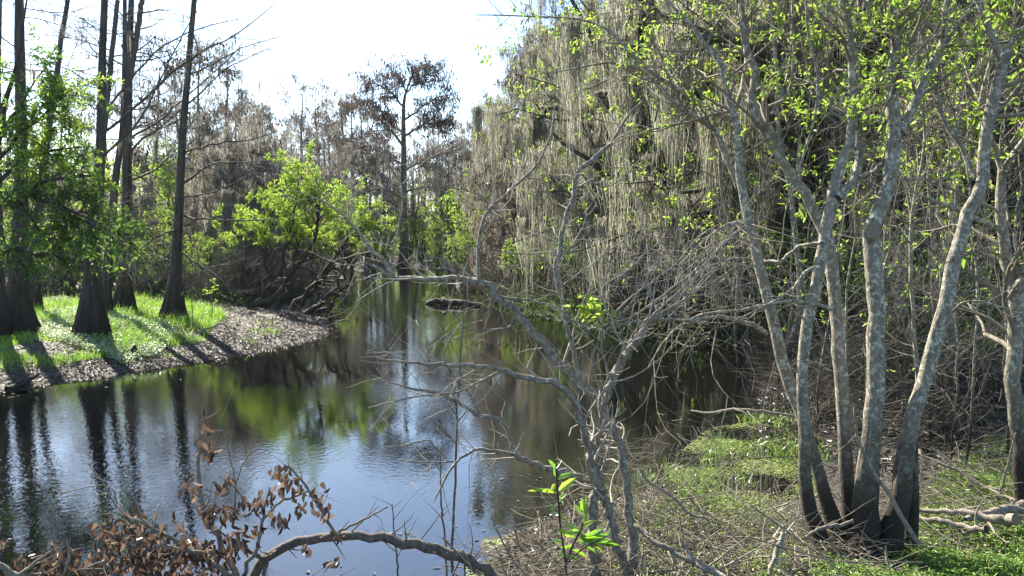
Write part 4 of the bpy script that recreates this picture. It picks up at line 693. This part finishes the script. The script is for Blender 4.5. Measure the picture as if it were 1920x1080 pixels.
# slim stems in the undergrowth between
for pt, Yk, lb in (([(1718, 800, 9), (1720, 720, 8), (1716, 640, 8), (1710, 547, 7), (1708, 460, 7), (1716, 360, 6), (1735, 260, 5), (1720, 150, 4), (1728, 0, 3)], 7.4, 'thin straight sapling between the two right stems of the pale clump'),
                   ([(1790, 760, 24), (1785, 680, 22), (1782, 600, 21), (1775, 500, 19), (1790, 380, 16), (1800, 200, 13), (1785, 0, 10)], 11., 'dim brown trunk in the shade behind the right stems of the pale clump'),
                   ([(1762, 800, 9), (1757, 700, 8), (1762, 600, 8), (1750, 480, 7), (1740, 300, 5)], 10.5, 'thin shaded stem beside the dim brown trunk'), ([(1390, 720, 10), (1380, 600, 9), (1385, 500, 8), (1350, 330, 7), (1355, 150, 5), (1330, 0, 4)], 16.5, 'slim grey tree on the right shore behind the leaning pale stem'),
                   ([(1470, 760, 14), (1475, 680, 13), (1500, 560, 12), (1490, 400, 10), (1460, 240, 8), (1455, 100, 6), (1440, 0, 5)], 14., 'grey tree on the right shore between two stems of the pale clump'), ([(1670, 790, 15), (1690, 650, 13), (1680, 500, 12), (1720, 350, 10), (1715, 150, 8), (1730, 0, 6)], 12.5, 'crooked grey tree in the shade behind the thickest stem of the pale clump')):
    b_ = P(pt[0][0], pt[0][1], Yk); b_[2] = float(gz(b_[0], b_[1])) - .05; T = thing('slim_tree', lb, 'tree', b_, 'slim trees among the right undergrowth')
    a, r_ = trace(pt, Yk, M=26, ext=1.5, wob=.3); a = np.concatenate([[b_], a]); r_ = np.concatenate([[r_[0] * 1.2], r_]); MB().tubes(a, r_, 9).build('trunk', M['lichen'], T)
    s1, q1 = spawn(a[None], r_[None], 40, (.15, 1), (.4, 1.8), (35, 80), up=.15, wig=.18, k=7, rr=.4, rmin=.004); s2, q2 = spawn(s1, q1, 170, (.1, 1), (.15, .6), (30, 70), up=.1, wig=.18, k=5, rr=.6, rmin=.003)
    MB().tubes(s1, q1, 4).tubes(s2, q2, 3).build('crown', M['twig'], T); hi = s2[s2[:, 0, 2] > 2.3]; foliage(MB(), hi, 420, .085, .034, jit=.03).build('foliage', M['spring2'], T)

GN = 'slim saplings in the right undergrowth'; LN = 'thin grey sapling with sparse young leaves in the undergrowth behind the pale clump'
def sapling(h):
    T = thing('slim_sapling', LN, 'sapling', (0, 0, 0), GN); z = np.linspace(0, 1, 16)
    a = np.stack([np.cumsum(N(16)) * .035 * h * .25 + .12 * h * z ** 2 * N(1), np.cumsum(N(16)) * .03 * h * .25, z * h - .05], 1); r_ = .011 * (1 - .75 * z) + .004
    MB().tubes(a, r_, 7).build('trunk', M['lichen'], T)
    s1, q1 = spawn(a[None], r_[None], 30, (.1, 1), (.3, 1.5), (35, 75), up=.2, wig=.2, k=8, rr=.5, rmin=.004); s2, q2 = spawn(s1, q1, 130, (.1, 1), (.15, .7), (30, 70), up=.1, wig=.2, k=5, rr=.6, rmin=.0028)
    MB().tubes(s1, q1, 4).tubes(s2, q2, 3).build('crown', M['twig_dark'], T); foliage(MB(), s2[s2[:, 0, 2] > 1.9], 140, .055, .022).build('foliage', M['spring'], T); return T
bgplace([(sapling(4.), 4.) for _ in range(4)], [(1460, 12.5, 120), (1540, 10, 200), (1615, 9, 150), (1660, 10.5, 60), (1740, 9.5, 120), (1770, 9, 220), (1810, 8.6, 90), (1850, 10, 160), (1890, 8.8, 40), (1930, 9.5, 120), (1590, 13, 80), (1700, 13, 140), (1420, 16, 180), (1340, 20, 200), (1270, 21, 240), (1200, 23, 250), (1500, 11, 300), (1830, 12, 60), (1640, 8.2, 260), (1760, 11, 20)], GN, LN)

rng = np.random.default_rng(107)
# ------------------------------------------------------------------ fallen wood on the right bank
def fallen(label, pts, Y, mt, M_=16, wob=.3, cap=False, name='fallen_branch', tw=6, lift=0.):
    T = thing(name, label, 'branch', P(pts[0][0], pts[0][1], Y if np.isscalar(Y) else Y[0]), 'fallen branches on the right bank'); a, r_ = trace(pts, Y, M=M_, wob=wob)
    a[:, 2] = np.maximum(a[:, 2], gz(a[:, 0], a[:, 1]) + r_ * .8 + lift); mb = MB().tubes(a, r_, 9)
    if cap: MB().caps(a[-1], nz(a[-1] - a[-2]), r_[-1]).build('sawn_end', M['sawn'], T)
    if tw: s1, q1 = spawn(a[None], r_[None], tw, (.1, .95), (.1, .45), (30, 70), up=.2, k=5, rr=.45, rmin=.002); mb.tubes(s1, q1, 4)
    mb.build('branch', M[mt], T)
fallen('pale cut log lying on the green plants with its sawn end showing', [(1725, 956, 9), (1760, 960, 10), (1800, 958, 12), (1840, 968, 16), (1880, 976, 20), (1905, 974, 23)], (6.9, 6.4), 'log', cap=True, tw=4, lift=.12)
fallen('pale log beneath the cut log, running toward the pale clump', [(1725, 972, 9), (1770, 978, 11), (1815, 990, 13), (1850, 992, 14)], (6.7, 6.3), 'log', tw=2, lift=.07)
fallen('grey log lying behind the sawn end of the cut log', [(1810, 974, 9), (1850, 962, 14), (1890, 954, 18), (1950, 945, 20)], (6.6, 7.), 'log', tw=3, lift=.12)
fallen('long thin pole propped across the foot of the pale clump', [(1602, 760, 5), (1608, 820, 6), (1635, 880, 7), (1665, 925, 8), (1695, 975, 9), (1725, 1020, 9)], (5.6, 5.4), 'twig', tw=2)
fallen('dry stick leaning up out of the brush, left of the pale clump', [(1440, 1080, 9), (1455, 1040, 10), (1468, 1000, 9)], (5.3, 5.5), 'log', tw=1)
fallen('pale branch in the lower brush pointing at the dead shrub', [(1280, 1022, 9), (1310, 1060, 11), (1360, 1085, 13)], (5.4, 5.1), 'log', tw=2)
fallen('long dry branch slanting up to the foot of the dead shrub', [(1190, 985, 9), (1230, 1015, 10), (1290, 1050, 10), (1350, 1075, 10)], (5.6, 5.2), 'twig', tw=5)
fallen('curved dry vine hanging between the dead shrub and the brush', [(1200, 880, 3), (1220, 905, 4), (1260, 930, 4), (1290, 960, 5), (1330, 975, 5)], (5.8, 5.6), 'twig', tw=3)
fallen('dry branch lying across the brush, in front of the pale clump', [(1505, 1010, 5), (1540, 990, 6), (1580, 984, 7), (1600, 975, 5)], (5.7, 5.7), 'twig', tw=4)
fallen('thin pole lying in the green plants behind the cut log', [(1750, 840, 4), (1810, 890, 5), (1860, 920, 6), (1910, 940, 7)], (8., 7.2), 'twig', tw=5, lift=.15)
fallen('second thin pole crossing behind the cut log', [(1720, 850, 4), (1790, 880, 5), (1840, 910, 5), (1890, 920, 5)], (8.2, 7.4), 'twig', tw=5, lift=.15)
fallen('forked dry stick standing out of the green plants by the right edge', [(1875, 925, 5), (1885, 890, 5), (1895, 850, 4), (1905, 810, 3)], (7.2, 7.1), 'twig', tw=4)
fallen('fallen limb stretched over the duckweed beside the sedge', [(1295, 770, 4), (1330, 775, 5), (1370, 768, 6), (1420, 770, 5), (1490, 780, 4)], (9.5, 8.8), 'twig', tw=4)
fallen('dark stick at the left end of the bank, half in the water', [(12, 738, 12), (40, 722, 10), (72, 700, 6)], (14., 14.6), 'willow', tw=2)
fallen('forked pale stick lying on the leaf litter of the left bank', [(372, 622, 3), (395, 615, 3), (420, 608, 3), (440, 640, 2)], (19.6, 20.2), 'log', tw=4)
fallen('low mossy log half sunk in the water near the far right shore', [(800, 569, 8), (830, 564, 13), (860, 567, 11), (900, 572, 8)], (32, 31), 'oak', tw=12)

# brush: countless small sticks, straw and leaves
NB = [(890, 1090), (960, 990), (1150, 930), (1230, 890), (1300, 960), (1500, 975), (1640, 1010), (1700, 1180), (880, 1180)]
sk = MB(); x, y = region(NB, 2600, .2); p = onground(x, y); z0 = np.maximum(p[:, 2], 0) + .004; p[:, 2] += U(0, .12, len(x)); sticks(sk, p, U(.08, .5, len(x)), U(.0012, .0045, len(x)), .3, .7, zmin=z0)
x, y = region(NB, 420, .2); p = onground(x, y); z0 = p[:, 2]; p[:, 2] += U(.02, .2, len(x)); sticks(sk, p, U(.3, 1.1, len(x)), U(.0025, .007, len(x)), .5, .7, zmin=z0)
x, y = region([(960, 1010), (1150, 860), (1330, 820), (1560, 960), (1500, 1100), (950, 1180)], 420, .1); p = onground(x, y); p[:, 2] = np.maximum(p[:, 2], 0) + U(.1, .4, len(x)); sticks(sk, p, U(.3, .9, len(x)), U(.0012, .003, len(x)), .9, 1.1, bias=(0, 0, .6))
x, y = region([(1500, 1090), (1500, 940), (1700, 860), (1920, 800), (1980, 1000), (1900, 1000), (1750, 1020)], 700, .35); p = onground(x, y); z0 = p[:, 2] + .01; p[:, 2] += U(.05, .25, len(x)); sticks(sk, p, U(.15, 1., len(x)), U(.0015, .0045, len(x)), .3, .6, bias=(.6, -.2, 0), zmin=z0)
tag(sk.build('brushwood', M['twig']), 'grey brushwood of countless dry sticks on the near right bank', None, None, 'stuff')
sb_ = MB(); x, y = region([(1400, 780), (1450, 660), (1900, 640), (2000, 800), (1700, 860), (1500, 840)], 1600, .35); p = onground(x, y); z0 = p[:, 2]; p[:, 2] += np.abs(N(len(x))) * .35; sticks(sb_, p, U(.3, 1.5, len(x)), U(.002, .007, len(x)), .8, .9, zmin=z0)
tag(sb_.build('shade_coloured_brushwood', M['oak']), 'brushwood under the right wood, its shade put into the dark colour', None, None, 'stuff')  # dark bark colour stands in for the shade of the canopy
st_ = MB(); x, y = region([(890, 1090), (940, 1000), (1150, 920), (1230, 890), (1320, 960), (1500, 960), (1640, 1020), (1700, 1180), (880, 1180)], 3200, .15); p = onground(x, y); blades(st_, p + [0, 0, .02], .16, .009, lean=1.3)
x, y = region([(960, 1020), (1150, 900), (1260, 850), (1560, 960), (1640, 1100), (950, 1180)], 520, .15); p = onground(x, y); p[:, 2] = np.maximum(p[:, 2], 0); blades(st_, p, .5, .0045, lean=.5)
tag(st_.build('dry_straw', M['straw']), 'flattened dry straw between the sticks', None, None, 'stuff')
dl = MB(); x, y = region([(900, 1090), (960, 990), (1130, 900), (1280, 890), (1400, 980), (1640, 1020), (1700, 1180), (900, 1180)], 7000, .15); flats(dl, x, y, .085, .04, lift=.04, tilt=.7)
x, y = region([(1400, 760), (1450, 650), (1950, 650), (1950, 860), (1650, 850)], 3500, .35); flats(dl, x, y, .13, .06, lift=.04, tilt=.7)
flats(dl, RS[0][:4000], RS[1][:4000], .16, .07, lift=.05, tilt=.7)
tag(dl.build('fallen_leaves', M['litter']), 'curled brown fallen leaves on the near right bank', None, None, 'stuff')
hb = MB(); x, y = region([(1530, 1095), (1560, 1040), (1720, 1000), (1730, 880), (1830, 800), (1920, 780), (2100, 900), (2100, 1180), (1540, 1180)], 6500, .4)
k_ = np.sin(x * 5.1 + y * 2) + np.sin(y * 4.3 - x * 3) + U(-1.6, 1.6, len(x)) > -.6; x, y = x[k_], y[k_]; h_ = .06 + .05 * (np.sin(x * 3 + 1) * np.sin(y * 2.6) + 1)
p0 = np.repeat(onground(x, y), 10, 0); n = len(p0); p0 = p0 + N(n, 3) * [.035, .035, 0]; p0[:, 2] += U(.1, 1.1, n) * np.repeat(h_, 10)
hb.leaves(p0, N(n, 3) * [1, 1, .3] + [0, 0, .2], nz(N(n, 3) * .5 + [0, 0, 1]), U(.022, .06, n), U(.006, .015, n)); x, y = region([(1530, 1180), (1580, 1030), (1720, 990), (1730, 880), (1830, 800), (1920, 780), (2100, 900), (2100, 1180)], 3500, .4); blades(hb, onground(x, y), .16, .005)
x, y = region([(1150, 1180), (1180, 960), (1280, 900), (1540, 960), (1600, 1180)], 520, .2); p0 = np.repeat(onground(x, y), 12, 0); n = len(p0); p0 = p0 + N(n, 3) * [.03, .03, 0]; p0[:, 2] = np.maximum(p0[:, 2], 0) + U(.02, .16, n)
hb.leaves(p0, N(n, 3) * [1, 1, .3] + [0, 0, .2], nz(N(n, 3) * .5 + [0, 0, 1]), U(.022, .05, n), U(.006, .014, n))
tag(hb.build('green_herbs', M['herb']), 'low fresh green herbs on the lower right bank', None, None, 'stuff')
se = MB(); x, y = region([(1325, 830), (1340, 790), (1400, 770), (1500, 770), (1560, 850), (1540, 900), (1420, 900), (1270, 910)], 2000, .1); k_ = np.sin(x * 4) + np.sin(y * 3 + x) + U(-1, 1, len(x)) > .1; p = onground(x, y); p[:, 2] = np.maximum(p[:, 2], 0); blades(se, p[k_], .25 * U(.5, 1.2, k_.sum()), .009, lean=.7)
x, y = region([(1000, 1090), (1150, 900), (1270, 850), (1300, 950), (1200, 1090)], 500, .1); p = onground(x, y); p[:, 2] = np.maximum(p[:, 2], 0); blades(se, p, .25, .007, lean=.7)
tag(se.build('sedge', M['sedge']), 'tufts of green sedge in the shallows left of the pale clump', None, None, 'stuff')
fl = MB(); a = U(-9, 4, 9000); b_ = U(6, 30, 9000); k_ = sdist(a, b_); k_ = (k_ < -.02) & (np.exp(k_ / .7) > U(.03, 1, len(a))); a, b_ = a[k_][:520], b_[k_][:520]; n = len(a); fl.leaves(np.stack([a, b_, U(.004, .009, n)], 1), N(n, 3) * [1, 1, .02], nz(N(n, 3) * .08 + [0, 0, 1]), U(.03, .08, n), U(.015, .035, n), fold=.05, curl=.03); tag(fl.build('floating_leaves', M['litter']), 'fallen leaves floating along the water margins', None, None, 'stuff')
dw = MB()
for poly, n, zz in (([(1240, 870), (1330, 800), (1450, 780), (1540, 900), (1540, 960), (1300, 950)], 20000, .03), ([(860, 1095), (900, 1020), (960, 1010), (1010, 1030), (1000, 1095)], 2600, .0), ([(760, 1060), (770, 1045), (800, 1048), (805, 1060)], 160, 0.), ([(780, 575), (800, 545), (960, 560), (1100, 610), (1200, 640), (1050, 610), (900, 580)], 1500, 0.), ([(1000, 960), (1020, 990), (1120, 960), (1100, 930)], 500, 0.)):
    x, y = region(poly, n, zz); k_ = np.sin(x * 5 + 2 * y) + np.sin(y * 6.1 - x * 2) + U(-1., 1., len(x)) > .35; x, y = x[k_], y[k_]; n = len(x); p = onground(x, y); p[:, 2] = np.maximum(p[:, 2], 0) + U(.003, .01, n)
    s_ = U(.012, .036, n) * np.maximum(1, y / 14); dw.leaves(p, N(n, 3) * [1, 1, .02], nz(N(n, 3) * .05 + [0, 0, 1]), s_, s_ * .9, fold=.02, curl=.02)
tag(dw.build('duckweed', M['duck']), 'duckweed floating in the shallows along the right bank', None, None, 'stuff')
hz = MB(); a, b_, c, d, e, f = -310, 310, -70, 330, -1.75, 26
v = np.array([[x, y, z] for z in (e, f) for y in (c, d) for x in (a, b_)], float); hz.add(v, np.array([[0, 2, 3, 1], [4, 5, 7, 6], [0, 1, 5, 4], [1, 3, 7, 5], [3, 2, 6, 7], [2, 0, 4, 6]]), np.zeros(6))
m, t, o = mat('damp_air'); pv = nd(t, 'ShaderNodeVolumePrincipled', Density=.00012, Anisotropy=.4); pv.inputs['Color'].default_value = (.95, .97, 1, 1); t.links.new(pv.outputs[0], o.inputs['Volume'])
tag(hz.build('haze', m, smooth=False), 'thin pale haze over the pond', None, None, 'stuff')
bpy.context.view_layer.update()
